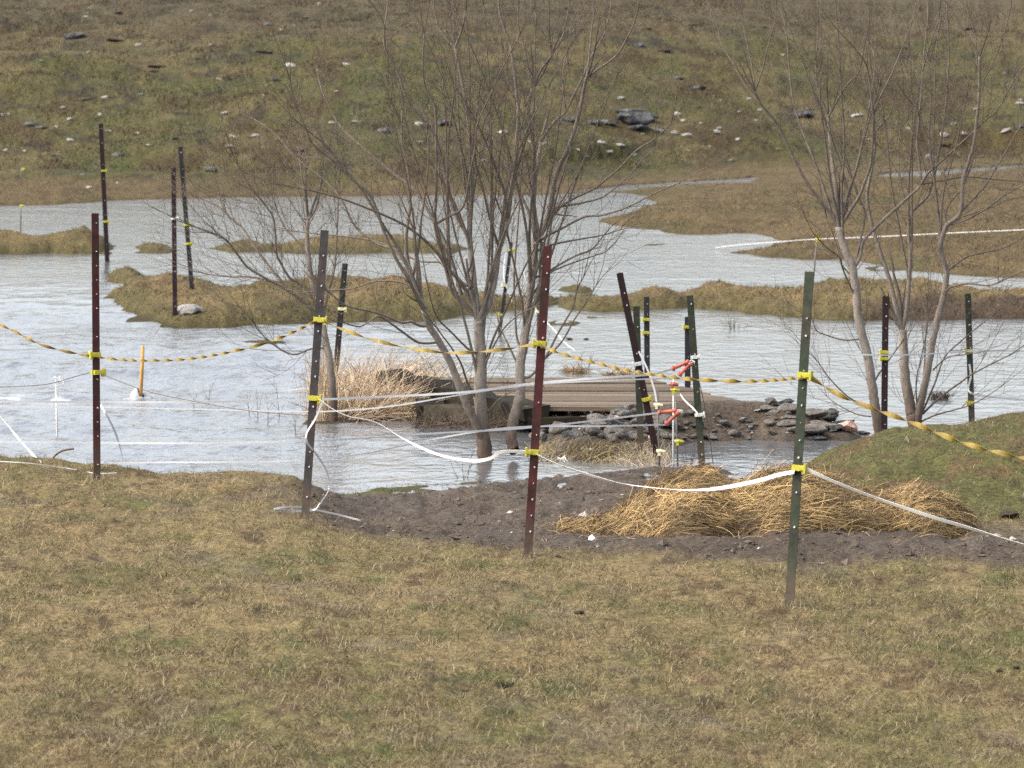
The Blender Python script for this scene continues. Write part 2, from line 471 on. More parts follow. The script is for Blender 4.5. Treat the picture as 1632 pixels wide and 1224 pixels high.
# ------------------------------------------------------------------ water
wr = [24.0]
while wr[-1] < 100:
    wr.append(wr[-1] * 1.0019)
wr = np.array(wr)
wc = np.concatenate([np.linspace(-0.6, -0.115, 40, endpoint=False), np.linspace(-0.115, 0.115, 520), np.linspace(0.115, 0.6, 41)[1:]])
WX = wc[None, :] * (wr[:, None] + 10.0)
WY = np.repeat(wr[:, None], len(wc), 1)
x_, y_ = WX.ravel(), WY.ravel()
uW = 816 + x_ / y_ * F
riv = sstep(760, 420, uW) * sstep(58, 46, y_)
amp = 0.20 + 1.9 * riv
wz = ZW + amp * (0.022 * fbm(x_ * 0.85 + 0.25 * y_, y_ * 1.1, 81, 3) + 0.018 * fbm(x_ * 2.4, y_ * 2.6, 82, 3) + 0.004 * fbm(x_ * 7, y_ * 6, 83, 2)) * (0.75 + 0.5 * fbm(x_ * 0.4, y_ * 0.25, 84, 2))
# standing wave where the current breaks, at the left
wv = (y_ - (39.6 + 0.25 * np.sin(x_ * 2.3)))
brk = np.exp(-(wv / 0.35) ** 2) * sstep(260, 60, uW) * sstep(-700, -200, uW)
wz = wz + 0.05 * brk * (0.6 + 0.6 * fbm(x_ * 3, y_ * 2, 85, 3))
wz = wz - amp * 0.006
wcol = np.repeat(np.array([[0.105, 0.105, 0.103]]), len(x_), 0)
foam = np.clip(brk * sstep(0.0, 0.5, fbm(x_ * 6, y_ * 6, 86, 3)) * 1.2, 0, 1)
wcol = mixc(wcol, np.array([0.62, 0.63, 0.63]), foam)
wi = np.arange(len(wr) * len(wc)).reshape(len(wr), len(wc))
wf = np.stack([wi[:-1, :-1].ravel(), wi[:-1, 1:].ravel(), wi[1:, 1:].ravel(), wi[1:, :-1].ravel()], 1)
M_water = bpy.data.materials.new('flood_water'); M_water.use_nodes = True
nt = M_water.node_tree; b = nt.nodes['Principled BSDF']
b.inputs['Roughness'].default_value = 0.10
b.inputs['IOR'].default_value = 1.333
a = nt.nodes.new('ShaderNodeAttribute'); a.attribute_name = 'Col'
nt.links.new(a.outputs['Color'], b.inputs['Base Color'])
tc = nt.nodes.new('ShaderNodeTexCoord'); mp = nt.nodes.new('ShaderNodeMapping'); mp.inputs['Scale'].default_value = (1.0, 0.55, 1.0)
nz = nt.nodes.new('ShaderNodeTexNoise'); nz.inputs['Scale'].default_value = 8.0; nz.inputs['Detail'].default_value = 4; nz.inputs['Roughness'].default_value = 0.55
bp = nt.nodes.new('ShaderNodeBump'); bp.inputs['Strength'].default_value = 1.0; bp.inputs['Distance'].default_value = 0.013
nt.links.new(tc.outputs['Object'], mp.inputs[0]); nt.links.new(mp.outputs[0], nz.inputs['Vector'])
mrip = nt.nodes.new('ShaderNodeMath'); mrip.operation = 'MULTIPLY'; mrip.inputs[1].default_value = 0.055
nt.links.new(a.outputs['Alpha'], mrip.inputs[0]); nt.links.new(mrip.outputs[0], bp.inputs['Distance'])
nt.links.new(nz.outputs['Fac'], bp.inputs['Height']); nt.links.new(bp.outputs[0], b.inputs['Normal'])
water = new_mesh('water', np.stack([x_, y_, wz], 1), wf, [M_water], cols=wcol)
_ca = water.data.color_attributes['Col']; _b = np.empty(len(x_) * 4, np.float32); _ca.data.foreach_get('color', _b); _b = _b.reshape(-1, 4)
_b[:, 3] = 0.22 + 0.78 * np.clip(riv * (0.75 + 0.9 * fbm(x_ * 0.5, y_ * 0.3, 87, 3)), 0, 1); _ca.data.foreach_set('color', _b.ravel())
tag(water, 'grey rippled flood water spread over the pasture', 'water', kind='structure')

# ------------------------------------------------------------------ grass blades
M_grass = mat('grass_blades', rough=0.75, spec=0.2, var=0.0, attr=True)


def blades(name, X, Y, hgt, wid, lean, colr, label, cat, stalk=False, sink=0.006):
    n = len(X)
    z = ground_z(X, Y) - sink
    az = rng.uniform(0, 2 * math.pi, n); fa = rng.uniform(0, 2 * math.pi, n)
    lx = np.cos(az) * np.sin(lean); ly = np.sin(az) * np.sin(lean); lz = np.cos(lean)
    wx = np.cos(fa) * wid / 2; wy = np.sin(fa) * wid / 2
    base = np.stack([X, Y, z], 1); d = np.stack([lx, ly, lz], 1) * hgt[:, None]
    w = np.stack([wx, wy, np.zeros(n)], 1)
    mid = base + d * 0.5 + np.array([0, 0, 1.0]) * (hgt * 0.10)[:, None]
    if stalk:
        V = np.stack([base - w, base + w, mid + w * 0.8, mid - w * 0.8, base + d], 1).reshape(-1, 3)
        k = np.arange(n) * 5
        fs = np.concatenate([np.stack([k, k + 1, k + 2], 1), np.stack([k, k + 2, k + 3], 1), np.stack([k + 3, k + 2, k + 4], 1)])
        cc = np.repeat(colr, 5, 0)
    else:
        V = np.stack([base - w, base + w, base + d], 1).reshape(-1, 3)
        fs = np.arange(n * 3).reshape(n, 3)
        cc = np.repeat(colr, 3, 0)
    o = new_mesh(name, V, fs, [M_grass], cols=cc, smooth=False)
    return tag(o, label, cat, kind='stuff')


def colours_at(X, Y):
    return np.stack([interp_grid(GCOL[:, k], X, Y) for k in range(3)], 1)


def scatter_px(n, u0, u1, v0, v1, z=0.0):
    u = rng.uniform(u0, u1, n); v = rng.uniform(v0, v1, n)
    return plane(u, v, z)


def jitter_cols(c, amt=0.35, tan=0.25):
    n = len(c)
    c = c * rng.uniform(1 - amt, 1 + amt, n)[:, None]
    t = (rng.random(n) < tan)
    pale = np.array([0.23, 0.178, 0.095])[None] * rng.uniform(0.6, 1.1, n)[:, None]
    return np.where(t[:, None], c * 0.45 + pale * 0.55, c)


# foreground turf
X, Y = scatter_px(640000, -230, 1860, 672, 1330, -0.06)
zz = ground_z(X, Y); mu = interp_grid(REG['mud'], X, Y); sh = interp_grid(REG['s1'], X, Y)
clump = fbm(X * 9, Y * 5.5, 91, 3)
keep = (rng.random(len(X)) > mu * 0.955) & (sh > 0.05) & (Y < 37.5)
X, Y, clump = X[keep], Y[keep], clump[keep]
hh = (0.011 + 0.018 * rng.random(len(X))) * (1 + 1.1 * np.clip(clump, -0.7, 1))
blades('meadow_grass', X, Y, hh, rng.uniform(0.0016, 0.0036, len(X)), rng.uniform(0.45, 1.45, len(X)), jitter_cols(colours_at(X, Y) * 1.15, 0.6, 0.22),
       'short grazed pasture grass, tan and olive, across the foreground', 'grass')
# matted dead thatch lying over the turf, and dark gaps
X, Y = scatter_px(230000, -230, 1860, 690, 1330, -0.03)
mu = interp_grid(REG['mud'], X, Y); sh = interp_grid(REG['s1'], X, Y); hk_ = interp_grid(REG['Ah'], X, Y)
th = fbm(X * 6, Y * 3.2, 95, 4)
keep = (rng.random(len(X)) > mu * 0.97) & (sh > 0.08) & (Y < 36) & (rng.random(len(X)) < 0.40 + 0.9 * th) & (rng.random(len(X)) > hk_ * 0.6)
X, Y = X[keep], Y[keep]; n = len(X)
tc_ = np.array([0.205, 0.156, 0.086])[None] * rng.uniform(0.5, 1.35, n)[:, None]
dkm = rng.random(n) < 0.38
tc_[dkm] = np.array([0.052, 0.042, 0.020]) * rng.uniform(.6, 1.3, dkm.sum())[:, None]
blades('dead_thatch', X, Y, rng.uniform(0.018, 0.052, n), rng.uniform(0.0016, 0.0031, n), rng.uniform(0.7, 1.5, n), tc_,
       'matted dead thatch lying in the foreground turf', 'grass', stalk=True, sink=0.0)
# taller pale dead stalks
X, Y = scatter_px(13000, -260, 1900, 700, 1330)
mu = interp_grid(REG['mud'], X, Y); sh = interp_grid(REG['s1'], X, Y); cl = fbm(X * 2.0, Y * 1.2, 92, 3)
keep = (rng.random(len(X)) > mu * 0.97) & (sh > 0.1) & (Y < 36) & (cl > -0.15)
X, Y = X[keep], Y[keep]
for bu, bv in ((154.5, 764), (486, 828), (841, 889), (1258, 967)):          # uncut grass round the post feet
    q = hit(bu, bv)
    X = np.concatenate([X, q.x + rng.normal(0, .03, 90)]); Y = np.concatenate([Y, q.y + rng.normal(-.02, .05, 90)])
n = len(X)
blades('dead_stalks', X, Y, rng.uniform(0.025, 0.065, n), rng.uniform(0.0014, 0.0024, n), rng.uniform(0.1, 1.2, n),
       np.array([0.28, 0.225, 0.14])[None] * rng.uniform(0.55, 1.15, n)[:, None], 'thin pale dead grass stalks standing in the foreground turf', 'grass', stalk=True)
# shaggy grass on the islands, the wet flat and the near edges of the flood
X, Y = scatter_px(260000, -200, 1840, 272, 545, ZW)
zz = ground_z(X, Y)
hz_ = interp_grid(REG['hz'], X, Y)
ct_ = interp_grid(REG['cut'], X, Y)
keep = (zz > ZW + 0.012) & (Y > 44) & (hz_ < 0.5) & (ct_ < -0.05)
X, Y, ct_ = X[keep], Y[keep], ct_[keep]; n = len(X)
cl = fbm(X * 3, Y * 1.2, 93, 3)
blades('island_grass', X, Y, (0.022 + 0.030 * rng.random(n)) * (1 + 0.8 * np.clip(cl, -0.6, 1)) * (1 - 0.7 * sstep(-3, -0.2, ct_)), rng.uniform(0.006, 0.012, n), rng.uniform(0.5, 1.45, n),
       jitter_cols(colours_at(X, Y) * 1.15, 0.45, 0.2), 'flattened brown marsh grass on the islands and the wet flat', 'grass')
# hillside grass
hv = rng.uniform(-60, 330, 330000); hu = rng.uniform(-220, 1850, 330000)
dY = np.exp(rng.uniform(math.log(74), math.log(118), 330000))
X = (hu - 816) / F * dY; Y = dY
hz_ = interp_grid(REG['hz'], X, Y); cut_ = interp_grid(REG['cut'], X, Y)
keep = (hz_ > 0.12) & (cut_ < -0.05)
X, Y = X[keep], Y[keep]; n = len(X)
cl = fbm(X * 1.8, Y * 0.8, 94, 4)
blades('hillside_grass', X, Y, (0.025 + 0.035 * rng.random(n)) * (1 + 1.1 * np.clip(cl, -0.7, 1)), rng.uniform(0.010, 0.022, n), rng.uniform(0.3, 1.25, n),
       jitter_cols(colours_at(X, Y) * 1.15, 0.45, 0.10), 'short mossy grass covering the far hillside', 'grass')

# crumbs and hoof-churned clods of the mud
X, Y = scatter_px(60000, -200, 1900, 640, 930, -0.12)
mu = interp_grid(REG['mud'], X, Y); bkk = interp_grid(REG['bank'], X, Y)
pat = fbm(X * 2.4, Y * 1.6, 97, 3)
keep = ((mu > 0.45) | (bkk > 0.02)) & (rng.random(len(X)) < 0.16 + 0.5 * np.clip(pat + 0.1, 0, 1))
X, Y = X[keep], Y[keep]; n = len(X)
sz_ = 0.0035 * np.exp(rng.normal(0, .62, n)); sz_ = np.clip(sz_, .002, .022)
zc = ground_z(X, Y)
octa = np.array([[1, 0, 0], [-1, 0, 0], [0, 1, 0], [0, -1, 0], [0, 0, 1], [0, 0, -1]], float)
V_ = octa[None] * rng.uniform(.6, 1.4, (n, 6, 1)) * sz_[:, None, None] * np.array([1.5, 1.5, .9])[None, None] + rng.normal(0, .2, (n, 6, 3)) * sz_[:, None, None]
V_ = V_ + np.stack([X, Y, zc + sz_ * .2], 1)[:, None]
ft = np.array([[0, 2, 4], [2, 1, 4], [1, 3, 4], [3, 0, 4], [2, 0, 5], [1, 2, 5], [3, 1, 5], [0, 3, 5]])
F_ = (np.arange(n) * 6)[:, None, None] + ft[None]
cc_ = MUDC[None] * rng.uniform(.55, 1.25, n)[:, None]
pl_ = rng.random(n) < .02
cc_[pl_] = np.array([.34, .30, .25]) * rng.uniform(.6, 1.2, pl_.sum())[:, None]
o_ = new_mesh('mud_crumbs', V_.reshape(-1, 3), F_.reshape(-1, 3), [M_grass], cols=np.repeat(cc_, 6, 0), smooth=False)
tag(o_, 'crumbs and clods of churned dark mud', 'mud crumbs', kind='stuff')

# ------------------------------------------------------------------ shape builders


class MB:
    def __init__(s):
        s.v = []; s.f = []; s.m = []

    def add(s, vs, fs, mi=0):
        k = len(s.v)
        s.v.extend([tuple(v) for v in vs]); s.f.extend([tuple(i + k for i in f) for f in fs]); s.m.extend([mi] * len(fs))

    def box(s, c, ax, ay, az, mi=0):
        """c centre, ax ay az half vectors"""
        c, ax, ay, az = Vector(c), Vector(ax), Vector(ay), Vector(az)
        vs_ = [c + ax * i + ay * j + az * k for k in (-1, 1) for j in (-1, 1) for i in (-1, 1)]
        s.add(vs_, [(0, 2, 3, 1), (4, 5, 7, 6), (0, 1, 5, 4), (2, 6, 7, 3), (0, 4, 6, 2), (1, 3, 7, 5)], mi)

    def tube(s, pts, rad, n=6, mi=0, cap=True):
        pts = [Vector(p) for p in pts]
        k0 = len(s.v); ref = None
        for i, p in enumerate(pts):
            t = (pts[min(i + 1, len(pts) - 1)] - pts[max(i - 1, 0)])
            if t.length < 1e-9: t = Vector((0, 0, 1))
            t.normalize()
            if ref is None:
                ref = Vector((1, 0, 0)) if abs(t.x) < 0.9 else Vector((0, 1, 0))
            a_ = (ref - t * ref.dot(t)).normalized(); b_ = t.cross(a_); ref = a_
            r = rad[i] if hasattr(rad, '__len__') else rad
            for k in range(n):
                an = 2 * math.pi * k / n
                s.v.append(tuple(p + a_ * (math.cos(an) * r) + b_ * (math.sin(an) * r)))
        for i in range(len(pts) - 1):
            for k in range(n):
                k2 = (k + 1) % n
                s.f.append((k0 + i * n + k, k0 + i * n + k2, k0 + (i + 1) * n + k2, k0 + (i + 1) * n + k)); s.m.append(mi)
        if cap:
            s.f.append(tuple(k0 + k for k in range(n))[::-1]); s.m.append(mi)
            e = k0 + (len(pts) - 1) * n
            s.f.append(tuple(e + k for k in range(n))); s.m.append(mi)

    def build(s, name, mats, parent=None, origin=None, smooth=False):
        v = np.array(s.v, float)
        if origin is not None:
            v = v - np.array(origin)[None]
        if not isinstance(mats, (list, tuple)): mats = [mats]
        return new_mesh(name, v, s.f, mats, parent=parent, fmat=s.m, smooth=smooth, loc=None if parent is not None else origin)


def catmull(P, sub=8):
    P = [Vector(p) for p in P]
    if len(P) < 3:
        return [P[0].lerp(P[1], i / sub) for i in range(sub + 1)]
    out = []
    for i in range(len(P) - 1):
        p0 = P[max(i - 1, 0)]; p1 = P[i]; p2 = P[i + 1]; p3 = P[min(i + 2, len(P) - 1)]
        for k in range(sub):
            t = k / sub
            out.append(0.5 * ((2 * p1) + (p2 - p0) * t + (2 * p0 - 5 * p1 + 4 * p2 - p3) * t * t + (3 * p1 - p0 - 3 * p2 + p3) * t ** 3))
    out.append(P[-1])
    return out


# ------------------------------------------------------------------ materials
M_maroon = mat('maroon_paint', (0.060, 0.012, 0.012), 0.6, 0.3, 0.5, 24, var2=(0.038, 0.014, 0.010), dirt=True)
M_darkmar = mat('dark_maroon_paint', (0.020, 0.008, 0.008), 0.6, 0.3, 0.3, 30)
M_slate = mat('slate_paint', (0.027, 0.024, 0.025), 0.6, 0.3, 0.5, 24, var2=(0.042, 0.030, 0.027), dirt=True)
M_green = mat('green_paint', (0.019, 0.030, 0.015), 0.6, 0.3, 0.5, 24, var2=(0.032, 0.030, 0.018), dirt=True)
M_black = mat('weathered_steel', (0.018, 0.017, 0.018), 0.6, 0.3, 0.4, 30)
M_stud = mat('bare_steel', (0.55, 0.53, 0.50), 0.5, 0.5, 0.3, 200)
M_yel = mat('yellow_plastic', (0.40, 0.36, 0.035), 0.5, 0.4, 0.12, 60)
M_pal = mat('weathered_insulator', (0.62, 0.58, 0.34), 0.5, 0.4, 0.2, 60)
M_wht = mat('white_plastic', (0.52, 0.52, 0.48), 0.5, 0.4, 0.15, 60)
M_tape = mat('white_tape', (0.56, 0.55, 0.53), 0.6, 0.3, 0.12, 120)
M_tapeb = mat('ochre_tape', (0.205, 0.140, 0.024), 0.6, 0.3, 0.3, 60, var2=(0.145, 0.098, 0.020))
M_red = mat('red_plastic', (0.33, 0.075, 0.045), 0.5, 0.4, 0.2, 40)
M_rod = mat('grey_rod', (0.10, 0.09, 0.08), 0.6, 0.4, 0.3, 60)
M_rodw = mat('pale_rod', (0.50, 0.49, 0.46), 0.6, 0.3, 0.2, 60)
M_wood = mat('stake_wood', (0.40, 0.22, 0.06), 0.8, 0.2, 0.35, 25, stretch=(4, 4, 0.6))
M_wire = mat('rusty_wire', (0.10, 0.07, 0.05), 0.7, 0.3, 0.3, 60)
M_strawm = mat('straw', rough=0.7, spec=0.25, var=0.0, attr=True)
M_bark = mat('bark', rough=0.9, spec=0.15, var=0.35, scale=45, attr=True, stretch=(1, 1, 0.35), bump=0.004)
M_plank = mat('weathered_plank', rough=0.92, spec=0.12, var=0.40, scale=6, bump=0.004, attr=True, stretch=(0.8, 14, 6))
M_beam = mat('rotten_beam', (0.010, 0.008, 0.006), 0.95, 0.1, 0.5, 9, var2=(0.026, 0.021, 0.013), bump=0.01)
M_conc = mat('stained_concrete', (0.052, 0.043, 0.029), 0.95, 0.1, 0.5, 7, var2=(0.028, 0.023, 0.015), bump=0.006)
M_rockg = mat('grey_rock', (0.105, 0.093, 0.080), 0.9, 0.2, 0.4, 9, var2=(0.165, 0.147, 0.125), bump=0.012)
M_rockd = mat('dark_rock', (0.024, 0.024, 0.025), 0.9, 0.25, 0.6, 6, var2=(0.085, 0.085, 0.08), bump=0.03)
M_rockl = mat('lichen_rock', (0.11, 0.11, 0.10), 0.9, 0.2, 0.5, 5, var2=(0.040, 0.042, 0.038), bump=0.03)
M_limest = mat('pale_stone', (0.33, 0.315, 0.285), 0.9, 0.2, 0.35, 14, var2=(0.20, 0.18, 0.155), bump=0.01)
M_pink = mat('pink_stone', (0.42, 0.24, 0.18), 0.85, 0.2, 0.3, 12, var2=(0.52, 0.34, 0.26), bump=0.008)
M_clod = mat('dark_clod', (0.062, 0.048, 0.032), 1.0, 0.1, 0.5, 25, bump=0.01)
M_moss = mat('dark_turf_clod', (0.022, 0.026, 0.016), 1.0, 0.1, 0.5, 40, bump=0.01)
M_paper = mat('white_scrap', (0.60, 0.61, 0.60), 0.7, 0.2, 0.1, 40)
M_splash = mat('splash_water', (0.30, 0.30, 0.29), 0.12, 0.5, 0.25, 30)

# ------------------------------------------------------------------ fence posts
T_SEC = [(-0.020, -0.003), (0.020, -0.003), (0.020, 0.003), (0.0045, 0.004), (0.0035, 0.036), (-0.0035, 0.036), (-0.0045, 0.004), (-0.020, 0.003)]


def frame(axis, rot):
    az = axis.normalized()
    ax = Vector((math.cos(rot), math.sin(rot), 0)); ax = (ax - az * ax.dot(az)).normalized()
    ay = az.cross(ax)
    return ax, ay, az


def insulator(root, p, ax, ay, az, side, m, origin, k=1.0):
    """clip that hugs the flange, with a plate at its tape side"""
    b_ = MB()
    b_.box(p + ax * (0.010 * side * k) - ay * 0.014, ax * 0.030 * k, ay * 0.011, az * 0.0135 * k)
    b_.box(p + ax * (0.045 * side * k) - ay * 0.014, ax * 0.0045 * k, ay * 0.017, az * 0.023 * k)
    b_.box(p - ax * (0.024 * side * k) + ay * 0.004, ax * 0.005 * k, ay * 0.010, az * 0.013 * k)
    b_.box(p + ax * (0.030 * side * k) - ay * 0.028, ax * 0.012 * k, ay * 0.003, az * 0.008 * k)
    b_.box(p + ax * (0.036 * side * k) - ay * 0.014 - az * 0.02 * k, ax * 0.008 * k, ay * 0.008, az * 0.0065 * k)
    o = b_.build('insulator', m, root, origin)
    return o


def t_post(top, base, material, label, ins=(), rot=0.0, group='steel t-posts of the electric fence', D=None, stud=0.075, width=1.0, lean=0.0):
    p0 = hit(*base) if D is None else at(base[0], base[1], D)
    p1 = at(top[0], top[1], p0.y + lean)
    axis = p1 - p0
    Lh = axis.length
    ax, ay, az = frame(axis, rot)
    root = empty('fence_post', p0, label, 'fence post', group)
    s_ = MB()
    bot = p0 - az * 0.25
    ring = lambda c: [c + ax * (x * width) + ay * (yy * width) for x, yy in T_SEC]
    nseg = 6
    for i in range(nseg):
        a_ = bot.lerp(p1, i / nseg); b_ = bot.lerp(p1, (i + 1) / nseg)
        k = len(T_SEC)
        s_.add(ring(a_) + ring(b_), [(j, (j + 1) % k, k + (j + 1) % k, k + j) for j in range(k)], 0)
    s_.add(ring(p1), [tuple(range(len(T_SEC)))], 0)
    h_ = 0.05
    while h_ < Lh - 0.05:
        if random.random() < 0.62:
            w_ = random.uniform(0.0014, 0.0036)
            c = p1 - az * h_ - ay * 0.0065 + ax * 0.004
            s_.box(c, ax * w_, ay * 0.004, az * w_ * 1.1, 1)
        h_ += stud
    s_.build('shaft', [material, M_stud], root, p0)
    for (vi, side, m) in ins:
        f = (vi - top[1]) / (base[1] - top[1])
        insulator(root, p1.lerp(p0, f), ax, ay, az, side, m, p0, 0.88 if p0.y < 33 else 0.72)
    return root, p0, p1


P = {}
P[1] = t_post((151.5, 340), (154.5, 764), M_maroon, 'maroon steel post farthest left in the front row, two clips close together', [(565, -1, M_yel), (593, 1, M_yel)], rot=0.45)
P[2] = t_post((517.5, 367), (486, 828), M_slate, 'slate grey steel post with a loose white tape at its foot', [(509, 1, M_yel), (634, 1, M_yel)], rot=-0.15)
P[3] = t_post((873, 392), (841, 889), M_maroon, 'maroon steel post in front of the bare tree, beside the mud', [(547, -1, M_yel), (720, -1, M_yel)], rot=0.05)
P[4] = t_post((1290, 433), (1258, 967), M_green, 'dark green steel post standing in front of the straw heap', [(597, 1, M_yel), (745, 1, M_yel)], rot=-0.35)
P[0] = t_post((-262, 330), (-240, 735), M_maroon, 'maroon steel post beyond the left end of the front row', [(450, 1, M_yel)], rot=0.2)
P[5] = t_post((1890, 480), (1905, 1045), M_green, 'green steel post beyond the right end of the front row', [(770, -1, M_yel), (930, -1, M_yel)], rot=0.1)
P['b1'] = t_post((160.5, 197), (171, 417), M_darkmar, 'tall dark maroon post in the lake, standing just behind the grassy mound', [(272, 1, M_yel), (353, 1, M_yel)], rot=0.3, width=1.2)
P['b2'] = t_post((276.5, 268), (279, 503), M_darkmar, 'dark maroon post on the island beside a pale rock', [(348, 1, M_wht)], rot=0.2)
P['b3'] = t_post((287, 234), (306, 461), M_black, 'thin grey green leaning post rising from the middle of the grassy island', [(358, 1, M_yel), (388, 1, M_yel)], rot=0.3)
P['b4'] = t_post((550, 420), (532, 628), M_black, 'black peeling post behind the dry reed clump and the small tree', [(492, 1, M_pal)], D=39.6, rot=0.1)
P['b5'] = t_post((987.5, 435), (1045, 716), M_darkmar, 'strongly leaning maroon post crossing a green one by the rocks', [(579, -1, M_wht), (636, 1, M_yel)], D=34.4, rot=0.1, lean=-0.1)
P['b6'] = t_post((1014, 488), (1021, 706), M_green, 'upright green post among the rocks, crossed by a leaning one', [], D=34.7, rot=0.1)
P['b7'] = t_post((1030.5, 473), (1031.5, 608), M_black, 'black post at the far edge of the plank bridge with two stacked clips', [(509, -1, M_yel), (530, -1, M_yel)], D=40.6, rot=0.1)
P['b8'] = t_post((1096, 505), (1096, 622), M_black, 'short black post behind the right end of the plank bridge', [(521, -1, M_yel)], D=39.0, rot=0.1)
P['b9'] = t_post((1099.5, 471), (1119, 743), M_green, 'dark green post with white knots at the water edge, holding the upper gate handles', [(569, 1, M_wht), (661, 1, M_wht)], rot=0.1)
P['b10'] = t_post((1411.5, 472), (1409, 699), M_darkmar, 'maroon post between the two right hand trees', [(561, -1, M_yel), (571, -1, M_yel)], rot=0.1, D=35.6)
P['b11'] = t_post((1542.5, 468), (1549, 680), M_green, 'dark green post in the water behind the green bank', [(559, -1, M_yel), (642, -1, M_yel)], D=36.8, rot=0.1)
P['b12'] = t_post((815, 386), (797, 524), M_black, 'black post seen between the trunks of the central tree', [(398, 1, M_yel), (455, -1, M_pal), (502, -1, M_yel)], D=47.3, rot=0.1, width=0.7)
P['b13'] = t_post((864, 385), (859, 522), M_green, 'thin green post hidden behind the maroon post by the tree', [(497, -1, M_pal)], D=47.0, rot=0.1)


# thin rods
def rod(top, base, m, label, ins=(), D=None, r=0.006, name='step_in_post', cat='rod'):
    p0 = hit(*base) if D is None else at(base[0], base[1], D)
    p1 = at(top[0], top[1], p0.y)
    root = empty(name, p0, label, cat, 'thin step-in rods')
    s_ = MB(); s_.tube([p0 - (p1 - p0).normalized() * 0.15, p0.lerp(p1, 0.5), p1], [r, r, r * 0.8], 6)
    s_.build('shaft', m, root, p0, True)
    for (ui, vi, mm) in ins:
        c = at(ui, vi, p0.y - 0.01)
        b_ = MB()
        b_.tube([c + Vector((-0.022, 0, 0)), c + Vector((0.0, -0.004, 0)), c + Vector((0.03, 0, -0.004))], [0.010, 0.014, 0.009], 6)
        b_.box(c + Vector((-0.006, 0, -0.008)), (0.008, 0, 0), (0, 0.012, 0), (0, 0, 0.018))
        b_.build('insulator', mm, root, p0)
    return root, p0, p1


rod((1048, 622), (1051, 742), M_rod, 'dark thin rod left of the lower gate handles, with two pale clips', [(1048, 645, M_pal), (1052, 719, M_pal)])
rod((1073.5, 604), (1073, 742), M_rodw, 'pale thin rod with a bright yellow clip above a white rope', [(1075, 621, M_yel), (1073, 612, M_red)])
rod((1077, 640), (1080, 744), M_rod, 'dark thin rod close behind the pale rod', [(1081, 703, M_yel)])
rod((33, 326), (33, 368), M_rod, 'thin rod with a yellow tip on the left grassy mound', [(35, 328, M_yel)], r=0.008)
rod((34, 268), (33, 296), M_rod, 'thin rod with a yellow tip on the far shore at the left', [(37, 269, M_yel)], r=0.008)
rod((1302, 380), (1295, 462), M_rod, 'thin rod with a yellow clip holding up the far white rope', [(1303, 381, M_yel)], r=0.007)
r_, wp0, wp1 = rod((228, 551), (224, 634), M_wood, 'short yellow brown wooden stake standing in the current with a splash', [], r=0.0125, name='wooden_stake', cat='stake')
r_['group'] = 'stakes standing in the flood'
r_, sp0, sp1 = rod((89, 612), (92, 727), M_rodw, 'thin white half sunk stake with bunched tape on top', [], D=36.3, r=0.006, name='white_stake', cat='stake')
r_['group'] = 'stakes standing in the flood'


# ------------------------------------------------------------------ tapes
def ribbon(name, pts, width, m, label, cat='tape', twist=0.0, phase=0.0, thick=0.0012, sub=14, wob=0.0, group='electric fence tapes', flat=False):
    """pts: (u, v, depth) or Vectors; twist in half turns per metre"""
    W = [at(*p) if not isinstance(p, Vector) else p for p in pts]
    line = catmull(W, sub)
    s_ = MB(); dist = 0.0
    k0 = 0; vs_ = []; fs_ = []
    for i, p in enumerate(line):
        if i: dist += (p - line[i - 1]).length
        t = (line[min(i + 1, len(line) - 1)] - line[max(i - 1, 0)]).normalized()
        up = Vector((0, 0, 1)) if not flat else Vector((0, 1, 0))
        a_ = (up - t * up.dot(t))
        if a_.length < 0.05: a_ = Vector((1, 0, 0)) - t * t.x
        a_.normalize(); b_ = t.cross(a_)
        an = phase + math.pi * twist * dist + wob * math.sin(dist * 5.1 + phase * 3) * math.sin(dist * 2.3 + 1)
        w_ = a_ * math.cos(an) + b_ * math.sin(an); n_ = t.cross(w_)
        for sx, sy in ((-1, -1), (1, -1), (1, 1), (-1, 1)):
            vs_.append(p + w_ * (sx * width / 2) + n_ * (sy * thick / 2))
    for i in range(len(line) - 1):
        for k in range(4):
            fs_.append((i * 4 + k, i * 4 + (k + 1) % 4, i * 4 + 4 + (k + 1) % 4, i * 4 + 4 + k))
    s_.add(vs_, fs_)
    org = line[0]
    o = s_.build(name, m, None, org)
    return tag(o, label, cat, group)


D1, D2, D3, D4 = (P[i][1].y for i in (1, 2, 3, 4))
D0, D5 = P[0][1].y, P[5][1].y
f_ = -0.02
ribbon('polytape', [(-240, 452, D0 + f_), (-120, 483, D0 - .3), (0, 518, D1 + .2), (60, 547, D1), (105, 560, D1 + f_), (143, 567, D1 - 0.03)], 0.0165, M_tapeb,
       'twisted ochre tape running off the left side from the maroon post', twist=9.0, sub=40)
ribbon('polytape', [(158, 569, D1 - 0.03), (190, 573, D1 - .2), (230, 574.5, D1 - .5), (300, 572, D1 - .9), (380, 558, D1 - 1.4), (440, 541, D2 + .4), (503, 512, D2 - 0.03)], 0.0165, M_tapeb,
       'twisted ochre tape sagging between the leftmost maroon post and the slate post', twist=7.6, sub=40)
ribbon('polytape', [(516, 512, D2 - 0.03), (560, 530, D2 - .3), (620, 548, D2 - .7), (690, 560, D2 - 1.0), (740, 562, D2 - 1.3), (800, 557, D3 + .2), (850, 549, D3 - 0.03)], 0.018, M_tapeb,
       'flat ochre tape crossing in front of the central tree', twist=2.7, phase=0.3, sub=30)
ribbon('polytape', [(862, 551, D3 - 0.03), (900, 565, D3 - .2), (950, 578, D3 - .45), (1000, 590, D3 - .7), (1100, 604, D3 - 1.2), (1200, 607.5, D4 + .5), (1278, 601, D4 - 0.03)], 0.019, M_tapeb,
       'twisted ochre tape sagging from the right maroon post to the green post', twist=9.0, sub=60)
